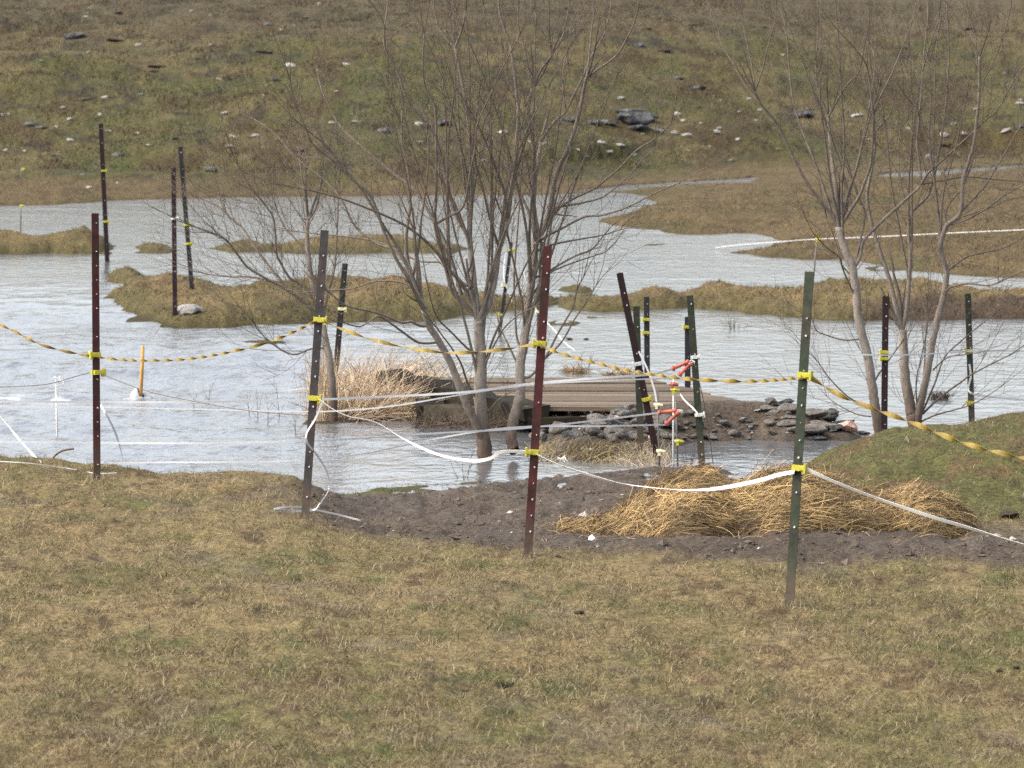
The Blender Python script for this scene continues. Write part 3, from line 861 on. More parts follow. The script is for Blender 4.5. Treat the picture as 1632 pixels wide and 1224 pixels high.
ribbon('polytape', [(1294, 603, D4 - 0.03), (1350, 635, D4 - .1), (1450, 672, D4 - .3), (1540, 707, D4 - .5), (1632, 730, D4 - .7), (1760, 757, D5 + .3), (1886, 772, D5 - 0.03)], 0.023, M_tapeb,
       'ochre tape running off to the right over the green bank', twist=6.8, sub=40)
ribbon('polytape', [(508, 637, D2 - 0.03), (535, 655, D2 - .1), (560, 665, D2 - .2), (600, 674, D2 - .4), (650, 703, D2 - .7), (700, 725, D2 - 1.1), (750, 734, D2 - 1.4), (780, 731, D3 + .3), (800, 720, D3 + .2), (845, 720, D3 - 0.03)], 0.016, M_tape,
       'white tape drooping from the slate post past the tree foot', twist=0.5, wob=0.5, phase=0.3, sub=12)
ribbon('polytape', [(856, 725, D3 - 0.03), (900, 744, D3 - .2), (980, 768, D3 - .7), (1060, 779, D3 - 1.1), (1130, 780, D3 - 1.4), (1200, 768, D4 + .4), (1240, 757, D4 + .2), (1266, 752, D4 - 0.03)], 0.018, M_tape,
       'white tape sagging across the mud to the straw heap', twist=0.35, wob=0.5, phase=0.5, sub=12)
ribbon('polytape', [(1286, 748, D4 - 0.03), (1330, 768, D4 - .1), (1400, 795, D4 - .2), (1480, 822, D4 - .4), (1560, 846, D4 - .5), (1632, 868, D4 - .7), (1760, 905, D5 + .3), (1890, 932, D5 - 0.03)], 0.019, M_tape,
       'wide white tape running down to the right over the straw', twist=0.25, wob=0.4, phase=0.2, sub=12)
g1 = hit(495, 822) + Vector((0, 0, 0.025)); g2 = hit(437, 822) + Vector((0, 0, 0.03)); g3 = hit(470, 819) + Vector((0, 0, 0.035)); g4 = hit(530, 826) + Vector((0, 0, 0.025)); g5 = hit(575, 836) + Vector((0, 0, 0.02))
ribbon('loose_tape', [(514, 640, D2 - .05), (502, 668, D2 - .06), (489, 690, D2 - .06), (490, 706, D2 - .05), (504, 724, D2 + .02), (521, 752, D2 + .1), (524, 780, D2 + .15), (510, 802, D2 + .05)] + [g1, g2, g3, g4, g5], 0.009, M_tape,
       'loose white tape looping down the slate post to the grass', wob=0.7, sub=10)
# lines behind, over the water
DB = 33.6
ribbon('fence_tape', [(-200, 640, 32.5), (0, 640, 32.6), (250, 641, 32.8), (490, 637, 33), (600, 633, 33.1), (740, 625, 33.2), (850, 611, 33.4), (960, 602, 33.5), (1035, 597, 33.6), (1071, 588, 33.7)], 0.0125, M_tape,
       'uppermost white tape stretched across the water to the upper gate handle', wob=0.25, sub=10)
ribbon('fence_rope', [(-200, 648, 33.2), (150, 649, 33.2), (300, 652, 33.2), (490, 656, 33.2), (580, 652, 33.2), (640, 645, 33.2), (700, 635, 33.2), (760, 625, 33.25), (860, 612, 33.4), (985, 606, 33.5), (1082, 602, 33.8)], 0.008, M_tape,
       'thin white rope sagging just below the uppermost tape', sub=8)
ribbon('fence_tape', [(-200, 704, 32.0), (0, 704, 32.0), (200, 706, 32), (350, 706, 32), (480, 703, 32), (600, 697, 32.3), (700, 690, 32.6), (800, 685, 32.9), (880, 678, 33.2), (960, 669, 33.4), (1049, 658, 33.6)], 0.010, M_tape,
       'middle white tape over the water ending at the lower gate handle', wob=0.2, sub=10)
ribbon('fence_tape', [(-150, 742, 32.4), (120, 739, 32.4), (240, 737, 32.4), (400, 736, 32.4), (490, 733, 32.4), (580, 723, 32.6), (670, 704, 32.9), (760, 688, 33), (840, 680, 33.2), (960, 679, 33.4), (1062, 677, 33.7)], 0.009, M_tape,
       'lowest white tape dipping toward the water at the left', wob=0.2, sub=10)
ribbon('fence_rope', [(1140, 394.5, 62.4), (1180, 390, 61), (1250, 384.5, 60), (1302, 381, 59.5), (1400, 377, 57), (1520, 371, 55), (1632, 366, 53), (1800, 358, 51)], 0.0058, M_tape,
       'far white tape rising to the right behind the right hand trees', sub=8)
ribbon('fence_rope', [(1250, 558, 35.2), (1330, 563, 35.4), (1411, 566, 35.5), (1480, 564, 36), (1545, 560, 36.7), (1632, 559, 37.5), (1760, 557, 38)], 0.009, M_tape,
       'white rope strung between the maroon and green posts by the right hand trees', sub=8)
ribbon('loose_tape', [(1545, 580, 36.6), (1547, 600, 36.6), (1543, 620, 36.6), (1552, 628, 36.6), (1580, 633, 36.9), (1640, 638, 37.5)], 0.012, M_tape, 'short white tape looping off the post behind the green bank', sub=8)
ribbon('loose_tape', [(-40, 622, 33), (0, 664, 32.8), (22, 690, 32.5), (48, 720, 31.8), hit(66, 741) + Vector((0, 0, 0.01))], 0.016, M_tape, 'white tape slanting down to the bank at the left edge', wob=0.5)
ribbon('loose_tape', [(160, 645, 33), (172, 665, 33), (184, 690, 33.2), (192, 715, 33.4), (197, 738, 33.6)], 0.015, M_tape, 'short white tape slanting into the water right of the leftmost post', wob=0.5)
ribbon('loose_tape', [hit(-60, 736) + Vector((0, 0, .01)), hit(40, 741) + Vector((0, 0, .01)), hit(110, 750) + Vector((0, 0, .01)), hit(150, 757) + Vector((0, 0, .01)), hit(186, 757) + Vector((0, 0, .01))], 0.0045, M_tape, 'white tape lying along the top of the left bank')
ribbon('loose_tape', [(806, 402, 47), (803, 425, 47), (804, 448, 47), (811, 466, 47), (816, 482, 46.8)], 0.009, M_tape, 'white tape hanging between the trunks of the central tree', wob=0.6)
ribbon('loose_tape', [(832, 420, 46.9), (836, 440, 46.9), (840, 452, 46.8)], 0.012, M_tape, 'small white tape scrap beside the right trunk of the central tree', wob=0.6)
ribbon('fence_tape', [(849, 477, 46.8), (856, 496, 46.7), (870, 512, 46.2), (884, 527, 45.6), (900, 546, 44.8), (918, 560, 44.0)], 0.011, M_tape, 'white tape slanting behind the maroon post beside the tree', wob=0.5)
ribbon('fence_rope', [(1084, 628, 33.8), (1092, 639, 33.7), (1106, 652, 33.6), (1112, 660, 33.55)], 0.011, M_tape, 'short white rope from the yellow clip to the post with white knots', sub=6)
ribbon('fence_rope', [(1018, 560, 34), (1028, 580, 34), (1036, 600, 34), (1043, 622, 34), (1046, 640, 34)], 0.011, M_tape, 'white rope hanging beside the leaning maroon post', sub=6)


def wire(name, pts, r, m, label, cat, group=None):
    W = catmull([at(*p) if not isinstance(p, Vector) else p for p in pts], 8)
    s_ = MB(); s_.tube(W, r, 5)
    return tag(s_.build(name, m, None, W[0], True), label, cat, group)


wire('fence_wire', [(158, 595, D1), (230, 622, D1 - .5), (300, 638, D1 - 1), (400, 655, D1 - 1.5), (492, 662, D2)], 0.0022, M_wire, 'thin dark wire dropping right from the leftmost post', 'wire')
wire('fence_wire', [(-150, 622, D0), (0, 617, 31), (60, 614, 30.6), (90, 609, 30.5), (120, 600, 30.3), (143, 594, D1)], 0.0022, M_wire, 'thin dark wire running off the left edge from the lower yellow clip', 'wire')
wire('driftwood_stick', [hit(75, 743) + Vector((0, 0, -.01)), (84, 730, 31.9), (98, 719, 31.9), (118, 715, 31.9)], 0.006, M_wire, 'thin curved stick arching over the left bank', 'stick')
wire('fence_wire', [(1107, 580, 33.7), (1117, 620, 33.8), (1127, 670, 33.9), (1137, 743, 34.0)], 0.0026, M_wire, 'thin dark wire slanting down right of the post with white knots', 'wire')


# gate handles
def handle(a, b, D, label):
    p, q = at(a[0], a[1], D), at(b[0], b[1], D - 0.03)
    root = empty('gate_handle', p, label, 'gate handle', 'red gate handles')
    n_ = 7; s_ = MB()
    pts = [p.lerp(q, t) for t in (0, .04, .12, .13, .5, .86, .88, 1.0)]
    s_.tube(pts, [0.012, 0.017, 0.017, 0.0095, 0.0115, 0.0095, 0.015, 0.013], 10)
    s_.build('grip', M_red, root, p, True)
    h_ = MB(); d = (q - p).normalized()
    h_.tube([q, q + d * 0.02, q + d * 0.03 + Vector((0, 0, -0.008)), q + d * 0.022 + Vector((0, 0, -0.016))], 0.003, 6)
    h_.build('hook', M_stud, root, p, True)


handle((1071, 588), (1098, 576), 33.65, 'red gate handle at the upper left of the upper pair')
handle((1082, 598), (1102, 579), 33.62, 'red gate handle slanting down below the upper one')
handle((1049, 658), (1078, 654), 33.65, 'red gate handle lying nearly level in the lower pair')
handle((1061, 676), (1082, 657), 33.62, 'red gate handle slanting steeply in the lower pair')

# knotted tape on the white stake
s_ = MB()
for k in range(16):
    c = at(90 + 14 * random.random() - 3, 606 + random.uniform(-4, 4), 36.2 + random.uniform(-.04, .04))
    d1 = Vector((random.uniform(-1, 1), random.uniform(-1, 1), random.uniform(-1, 1))).normalized()
    s_.tube([c - d1 * 0.011, c + Vector((0, 0, 0.006)), c + d1 * 0.011], 0.003, 5)
o = s_.build('tape_knot', M_tape, None, at(92, 607, 36.2)); tag(o, 'bunch of white tape knotted on top of the half sunk white stake', 'tape')
s_ = MB()
for k in range(10):
    c = at(895 + 9 * random.random() - 3, 731 + random.uniform(-2, 2), D3 - .2 + random.uniform(-.02, .02))
    d1 = Vector((random.uniform(-1, 1), random.uniform(-1, 1), random.uniform(-.6, 1))).normalized()
    s_.tube([c - d1 * 0.008, c + d1 * 0.018], 0.0022, 5)
o = s_.build('tape_knot', M_tape, None, at(897, 731, D3 - .2)); tag(o, 'frayed white tape ends just right of the maroon post by the tree', 'tape')


# ------------------------------------------------------------------ trees
def bark_col(r):
    """thick limbs grey brown, fine twigs reddish brown"""
    t = np.clip((r - 0.003) / 0.018, 0, 1)
    return np.array([0.112, 0.088, 0.066]) * (1 - t) + np.array([0.192, 0.162, 0.132]) * t


class TreeMesh:
    def __init__(s): s.v = []; s.f = []; s.c = []

    def tube(s, pts, rad, n):
        k0 = len(s.v); ref = None
        m = len(pts)
        for i, p in enumerate(pts):
            t = pts[min(i + 1, m - 1)] - pts[max(i - 1, 0)]
            if t.length < 1e-9: t = Vector((0, 0, 1))
            t = t.normalized()
            if ref is None: ref = Vector((1, 0, 0)) if abs(t.x) < 0.9 else Vector((0, 1, 0))
            a_ = ref - t * ref.dot(t)
            if a_.length < 1e-5: a_ = t.orthogonal()
            a_.normalize(); b_ = t.cross(a_); ref = a_
            c = bark_col(rad[i])
            wet = min(max((ZW + 0.42 - p.z) / 0.34, 0), 1)
            c = c * (1 - wet) + np.array([0.080, 0.056, 0.041]) * wet
            for k in range(n):
                an = 2 * math.pi * k / n
                s.v.append(p + a_ * (math.cos(an) * rad[i]) + b_ * (math.sin(an) * rad[i])); s.c.append(c)
        for i in range(m - 1):
            for k in range(n):
                k2 = (k + 1) % n
                s.f.append((k0 + i * n + k, k0 + i * n + k2, k0 + (i + 1) * n + k2, k0 + (i + 1) * n + k))
        s.f.append(tuple(k0 + (m - 1) * n + k for k in range(n)))

    def build(s, name, root, origin):
        v = np.array([tuple(p) for p in s.v]) - np.array(origin)[None]
        return new_mesh(name, v, s.f, [M_bark], parent=root, cols=np.array(s.c), smooth=True)


def rvec(): return Vector((random.gauss(0, 1), random.gauss(0, 1), random.gauss(0, 1)))


def twig(tm, p, d, L, r, lvl, up=0.35):
    n = 6 if lvl == 0 else 4
    pts = [p]; rad = [r]; dd = d.normalized()
    for i in range(n):
        dd = (dd + rvec() * 0.065 + Vector((0, 0, up * 0.16))).normalized()
        pts.append(pts[-1] + dd * (L / n)); rad.append(max(r * (1 - 0.75 * (i + 1) / n), 0.0009))
    tm.tube(pts, rad, 4 if lvl == 0 else 3)
    if lvl < 2:
        for i in range(1, n):
            if random.random() < (0.62 if lvl == 0 else 0.34):
                nd = (pts[i + 1] - pts[i]).normalized()
                perp = rvec(); perp = (perp - nd * perp.dot(nd)).normalized()
                an = random.uniform(0.4, 0.95)
                twig(tm, pts[i], nd * math.cos(an) + perp * math.sin(an), L * random.uniform(0.3, 0.6), max(rad[i] * 0.62, 0.0014), lvl + 1, up)


def tree(name, label, D, limbs, twig_n, seed, group=None, low=()):
    random.seed(seed)
    limbs_w = []
    known = []                                # (u, v, depth, radius)
    trunk = TreeMesh(); crown = TreeMesh()
    u0, v0 = limbs[0][0][0]
    root_p = at(u0, v0, D)
    root = empty(name, root_p, label, 'tree', group)
    for j, (pts, r0, r1, off) in enumerate(limbs):
        us = pts[0]
        dep = D
        if known:
            kk = min(known, key=lambda q: (q[0] - us[0]) ** 2 + (q[1] - us[1]) ** 2)
            dep = kk[2]
        m = len(pts)
        W = [at(q[0], q[1], dep + off * (i / (m - 1)) ** 1.2) for i, q in enumerate(pts)]
        line = catmull(W, 5)
        L = len(line)
        sc = dep / F * (0.86 if j else 1.0)
        rad = [sc * (r0 + (r1 - r0) * (i / (L - 1)) ** 0.8) for i in range(L)]
        for i in range(1, L - 1):
            line[i] = line[i] + rvec() * (rad[i] * 0.05)
        if j == 0 or pts[0][1] > v0 - 12:                     # flare and root into the ground
            line.insert(0, line[0] + Vector((0, 0, -0.3))); rad.insert(0, rad[0] * 1.25)
        for i in range(m - 1):
            for k_ in range(6):
                f0 = (i + k_ / 6) / (m - 1)
                known.append((pts[i][0] + (pts[i + 1][0] - pts[i][0]) * k_ / 6, pts[i][1] + (pts[i + 1][1] - pts[i][1]) * k_ / 6, dep + off * f0 ** 1.2))
        big = rad[len(rad) // 3] > 0.009
        (trunk if big else crown).tube(line, rad, 9 if big else 5)
        limbs_w.append((line, rad))
        tl = (line[-1] - line[-2]).normalized()
        for k in range(2):
            twig(crown, line[-1], tl + rvec() * 0.2, random.uniform(0.25, 0.5), rad[-1] * 0.9, 1)
    tot = sum(sum((l[i + 1] - l[i]).length for i in range(len(l) - 1)) for l, r in limbs_w)
    for line, rad in limbs_w:
        LL = sum((line[i + 1] - line[i]).length for i in range(len(line) - 1))
        nt_ = int(twig_n * LL / tot + random.random())
        for k in range(nt_):
            i = int(len(line) * random.uniform(0.22, 0.98)); i = min(max(i, 1), len(line) - 2)
            d = (line[i + 1] - line[i]).normalized()
            perp = rvec(); perp = (perp - d * perp.dot(d)).normalized()
            an = random.uniform(0.30, 0.90)
            rr = min(rad[i] * 0.5, random.uniform(0.0012, 0.0025))
            twig(crown, line[i], d * math.cos(an) + perp * math.sin(an), random.uniform(0.22, 0.85) * (1.0 if rad[i] > 0.006 else 0.75), rr, 0, 0.55)
    for (p, d, L, r) in low:
        twig(crown, at(*p), Vector(d), L, r, 0, 0.1)
    trunk.build('trunk', root, root_p)
    crown.build('branches', root, root_p)
    return root


A = [
    ([(774, 732), (770, 700), (767, 678), (765, 622), (766, 567), (763, 535), (762, 511)], 13, 8.0, 0.0),
    ([(772, 712), (766, 694), (757, 672)] + [(743, 644), (729, 606), (715, 572), (698, 542), (684, 519), (676, 494)], 8.5, 6, -0.25),
    ([(762, 511), (757, 464), (752, 417), (753, 440), (747, 370), (751, 321), (752, 284), (751, 248), (747, 204), (739, 146), (729, 92), (725, 76)][:3] + [(748, 370), (751, 321), (752, 284), (751, 248), (747, 204), (739, 146), (729, 92), (725, 76)], 6.5, 2.6, 0.15),
    ([(725, 76), (712, 62), (700, 45), (692, 15), (690, -20)], 2.6, 1.3, 0.1),
    ([(725, 76), (735, 50), (741, 25), (745, -20)], 2.6, 1.3, -0.1),
    ([(762, 511), (776, 490), (787, 450), (793, 408), (800, 380), (808, 352), (813, 316), (818, 284)], 8, 4.2, 0.3),
    ([(818, 284), (822, 246), (826, 183), (823, 146), (816, 89), (812, 70), (797, 24), (792, -20)], 4.5, 1.6, 0.2),
    ([(676, 494), (664, 463), (656, 436), (649, 412), (647, 378), (653, 333), (653, 300), (648, 260), (640, 220), (642, 170)], 5, 1.6, 0.2),
    ([(676, 494), (655, 440), (640, 405), (625, 380), (607, 353), (575, 300), (548, 268), (520, 232), (499, 215)], 4, 1.5, -0.2),
    ([(664, 463), (648, 440), (630, 410), (612, 370), (591, 314), (557, 282), (531, 256), (499, 230), (489, 209), (468, 157), (463, 131)], 4, 1.2, -0.4),
    ([(735, 470), (715, 400), (690, 350), (661, 303), (627, 277), (578, 235), (546, 206), (525, 172), (512, 141), (505, 110)], 4, 1.2, 0.4),
    ([(748, 380), (722, 330), (706, 260), (696, 225), (688, 206), (651, 162), (635, 118), (614, 78), (612, 42), (600, 15), (583, -5)], 4, 1.3, -0.2),
    ([(614, 78), (613, 42), (616, 20), (619, -10)], 1.7, 1.0, 0.1),
    ([(755, 502), (735, 480), (720, 463), (713, 436), (703, 397), (693, 358), (695, 310), (695, 222), (693, 170), (677, 136), (674, 100), (676, 55)], 5, 1.3, -0.35),
    ([(693, 358), (715, 345), (737, 331), (745, 300), (750, 270), (757, 235), (760, 200), (775, 165), (800, 110), (826, 60)], 2.8, 1.1, -0.25),
    ([(752, 480), (735, 450), (712, 425), (690, 395), (650, 362), (610, 342), (570, 326), (530, 312), (480, 300)], 4, 1.3, -0.6),
    ([(745, 455), (730, 445), (712, 428), (700, 418), (668, 416), (640, 402), (600, 385), (560, 378), (500, 372)], 3, 1.2, 0.5),
    ([(684, 519), (670, 519), (655, 513), (640, 514), (614, 503), (590, 496), (570, 492), (549, 486), (530, 470)], 3.4, 1.4, -0.3),
    ([(698, 545), (668, 546), (640, 528), (615, 510), (600, 505), (575, 520), (550, 515)], 2.8, 1.2, -0.5),
    ([(664, 463), (640, 450), (600, 448), (560, 460), (520, 462)], 2.4, 1.1, 0.2),
    ([(656, 436), (630, 400), (600, 388), (565, 360), (545, 320), (520, 290), (470, 250), (440, 215), (405, 190)], 3, 1.1, 0.4),
    # second trunk
    ([(820, 718), (815, 700), (818, 672), (829, 630), (829, 580), (834, 555), (839, 519), (844, 469), (850, 428), (852, 397), (855, 380)], 11, 7, 0.4),
    ([(855, 380), (850, 346), (852, 284), (851, 240), (846, 204), (842, 170), (849, 141)], 5, 3, 0.0),
    ([(849, 141), (842, 110), (835, 75), (828, 55), (825, 20), (826, -20)], 2.6, 1.2, 0.1),
    ([(849, 141), (860, 115), (870, 100), (879, 87), (876, 60), (875, 30), (874, -20)], 2.6, 1.2, -0.1),
    ([(879, 87), (892, 68), (899, 50), (905, 20), (910, -20)], 2.0, 1.1, 0.1),
    ([(855, 380), (866, 366), (877, 333), (884, 289), (895, 258), (904, 240), (920, 193), (930, 146), (934, 126)], 6, 3, -0.3),
    ([(934, 126), (938, 100), (940, 76), (943, 45), (946, 20), (940, -20)], 2.4, 1.2, 0.1),
    ([(934, 126), (951, 112), (982, 89), (1001, 57), (1014, 26), (1020, -15)], 2.4, 1.1, -0.2),
    ([(862, 225), (880, 198), (901, 178), (915, 150), (930, 120), (942, 90), (960, 60), (972, 20), (975, -20)], 3.2, 1.2, 0.4),
    ([(852, 290), (858, 250), (862, 225)], 4, 3.2, 0.2),
    ([(901, 178), (897, 140), (899, 105), (905, 80), (915, 55)], 2, 1, 0.2),
    ([(866, 366), (880, 345), (894, 329), (919, 314), (945, 302), (961, 290), (988, 267), (1014, 240), (1045, 220), (1070, 195)], 3.2, 1.2, -0.4),
    ([(894, 329), (920, 325), (950, 318), (967, 310), (1001, 282), (1022, 256), (1045, 235)], 2.3, 1.0, 0.3),
    ([(860, 385), (875, 374), (894, 365), (931, 346), (960, 343), (1000, 330), (1050, 305), (1085, 290)], 3, 1.0, -0.5),
    ([(856, 400), (880, 390), (919, 382), (960, 375), (988, 366)], 2.6, 1.0, 0.3),
    ([(848, 445), (872, 434), (895, 420), (919, 407), (943, 397), (960, 378), (975, 360)], 2.8, 1.0, -0.3),
    ([(843, 480), (870, 440), (900, 424), (940, 410), (965, 402)], 2.4, 1.0, 0.4),
    ([(829, 600), (845, 600), (868, 572), (890, 530), (912, 492), (920, 461), (929, 444)], 3.2, 1.1, -0.2),
    ([(868, 572), (895, 545), (915, 510), (935, 480), (950, 455)], 2.2, 1.0, 0.2),
    ([(829, 590), (815, 560), (803, 535), (795, 515), (790, 490), (785, 470)], 2.4, 1.0, 0.3),
    ([(834, 560), (824, 540), (821, 500), (819, 450), (822, 400), (826, 350), (829, 310), (830, 270)], 2.6, 1.2, 0.4),
    ([(766, 600), (778, 570), (790, 545), (806, 520), (830, 500), (850, 490)], 2.4, 1.0, -0.3),
    ([(766, 567), (745, 555), (720, 530), (700, 510), (690, 490), (680, 450)], 2.6, 1.1, -0.5),
    ([(762, 640), (745, 610), (735, 580), (720, 555), (705, 535), (690, 515)], 2.6, 1.1, -0.4),
    ([(776, 660), (792, 640), (808, 628), (825, 620)], 1.8, 0.9, -0.3),
]
_r = random.Random(71)


def stems(L, n, u0, u1, v0, v1, spread, vt):
    """thin upright shoots that leave the main stems and fan out a little"""
    for k in range(n):
        su = _r.uniform(u0, u1); sv = _r.uniform(v0, v1)
        cand = []                                          # sprout from the nearest stout limb
        for pts0, ra, rb, _o in L:
            if ra < 3.9: continue
            for (ua, va), (ub, vb) in zip(pts0[:-1], pts0[1:]):
                for q in range(5):
                    cand.append((ua + (ub - ua) * q / 5, va + (vb - va) * q / 5))
        su, sv = min(cand, key=lambda q: (q[0] - su) ** 2 + (q[1] - sv) ** 2)
        du = spread * _r.uniform(-1, 1)
        tv = vt + _r.uniform(-60, 150); bow = _r.uniform(-14, 14)
        pts = []
        for i in range(6):
            t = i / 5
            pts.append((su + du * t ** 1.25 + bow * math.sin(math.pi * t) + _r.uniform(-3, 3) * (i > 0), sv + (tv - sv) * t))
        L.append((pts, _r.uniform(2.6, 3.8), 1.0, _r.uniform(-.4, .4)))


stems(A, 6, 742, 756, 280, 490, 110, 50)
stems(A, 6, 780, 812, 300, 490, 120, 40)
stems(A, 5, 846, 862, 290, 480, 120, 30)
stems(A, 3, 700, 725, 400, 470, 90, 110)
stems(A, 3, 655, 690, 440, 500, 80, 140)
stems(A, 5, 755, 772, 520, 640, 190, 150)
stems(A, 4, 826, 840, 520, 620, 150, 150)
tree('bare_tree', 'large bare tree with several grey stems standing in the flood at the centre', 34.5, A, 370, 5, 'bare trees along the flood')

B = [
    ([(531, 660), (529, 612), (523, 562), (515, 527), (510, 490), (499, 456), (493, 421), (489, 377), (490, 352)], 7, 3.5, 0.1),
    ([(490, 352), (486, 315), (482, 290), (478, 255), (476, 220)], 2.6, 1.2, 0.1),
    ([(490, 352), (502, 335), (508, 315), (512, 285)], 2.2, 1.1, -0.1),
    ([(508, 500), (490, 485), (467, 468), (450, 458), (432, 448), (396, 427), (375, 400), (358, 380), (335, 370), (312, 362)], 3.6, 1.2, -0.3),
    ([(502, 492), (475, 475), (446, 445), (417, 409), (400, 385), (388, 365), (365, 345), (349, 330), (325, 318)], 3.2, 1.1, 0.3),
    ([(500, 470), (475, 450), (461, 442), (445, 415), (440, 400), (437, 353), (425, 330), (408, 309), (388, 280), (375, 255)], 3, 1.1, -0.2),
    ([(513, 520), (520, 480), (523, 462), (532, 433), (536, 389), (538, 350), (539, 318), (541, 280)], 3, 1.1, 0.3),
    ([(520, 555), (496, 556), (467, 565), (437, 550), (415, 530), (405, 515)], 2.2, 1.0, -0.2),
    ([(432, 448), (400, 441), (365, 441), (330, 437)], 1.8, 0.9, 0.2),
    ([(489, 400), (470, 380), (452, 360), (440, 330), (435, 300)], 2, 1, 0.2),
]
tree('bare_tree', 'smaller bare tree rising behind the slate post and the dry reeds', 37.6, B, 180, 8, 'bare trees along the flood')

R1 = [
    ([(1402, 692), (1395, 650), (1390, 618), (1382, 565), (1370, 518), (1365, 477), (1359, 429), (1345, 396), (1337, 362)], 8.5, 6, 0.1),
    ([(1337, 362), (1322, 338), (1307, 320), (1280, 281), (1254, 229), (1238, 196), (1215, 168), (1203, 146)], 4, 2, -0.2),
    ([(1203, 146), (1200, 115), (1192, 75), (1185, 40), (1180, -10)], 1.7, 1.0, 0.1),
    ([(1203, 146), (1215, 112), (1225, 70), (1235, 33), (1238, -10)], 1.7, 1.0, -0.1),
    ([(1215, 168), (1190, 140), (1170, 105), (1150, 70), (1142, 40)], 1.5, 0.9, 0.2),
    ([(1337, 362), (1333, 310), (1328, 270), (1323, 229), (1320, 186)], 4.5, 3, 0.2),
    ([(1320, 186), (1308, 155), (1301, 130), (1300, 98), (1304, 50), (1303, -10)], 2.2, 1.1, 0.1),
    ([(1320, 186), (1336, 157), (1350, 135), (1369, 114), (1378, 70), (1385, 33), (1384, -10)], 2.2, 1.1, -0.2),
    ([(1330, 355), (1316, 310), (1297, 255), (1285, 225), (1274, 196), (1264, 160), (1258, 110), (1253, 52), (1245, 20), (1225, -15)], 3, 1.2, 0.3),
    ([(1340, 360), (1355, 335), (1369, 314), (1380, 285), (1388, 261), (1391, 225), (1391, 180), (1384, 120), (1379, 100), (1365, 80)], 4, 1.4, -0.3),
    ([(1391, 180), (1405, 150), (1424, 111), (1440, 70), (1454, 33), (1460, 5)], 2, 1.0, 0.2),
    ([(1359, 429), (1370, 410), (1376, 384), (1400, 358), (1434, 327), (1452, 310), (1467, 294), (1465, 260), (1461, 229), (1464, 195), (1468, 150), (1473, 82), (1478, 40), (1480, -10)], 4, 1.3, 0.4),
    ([(1467, 294), (1480, 275), (1499, 258), (1545, 216), (1570, 192), (1591, 173), (1612, 135), (1640, 95)], 2.6, 1.1, -0.2),
    ([(1467, 294), (1500, 288), (1540, 282), (1585, 286), (1632, 290)], 1.8, 0.9, 0.3),
    ([(1362, 440), (1365, 410), (1372, 380), (1378, 340), (1366, 310), (1358, 288), (1345, 240), (1330, 215)], 3, 1.2, 0.2),
    ([(1357, 440), (1340, 420), (1335, 400), (1330, 380), (1318, 350)], 2, 1, 0.1),
    ([(1390, 618), (1398, 600), (1412, 580), (1425, 562), (1434, 550)], 2, 1.2, 0.1),
    ([(1365, 477), (1352, 450), (1342, 425), (1338, 410), (1318, 395), (1308, 385), (1295, 370)], 2.2, 1.0, -0.3),
    ([(1392, 652), (1375, 645), (1351, 632), (1323, 604), (1304, 577)], 2.0, 0.9, -0.3),
    ([(1388, 664), (1365, 660), (1335, 645), (1318, 632)], 1.6, 0.8, 0.2),
    ([(1372, 540), (1345, 542), (1320, 535), (1303, 528), (1296, 515)], 1.7, 0.8, -0.2),
]
stems(R1, 5, 1330, 1358, 300, 420, 110, 20)
tree('bare_tree', 'leaning single stemmed bare tree at the foot of the green bank', 36.0, R1, 160, 13, 'bare trees along the flood')

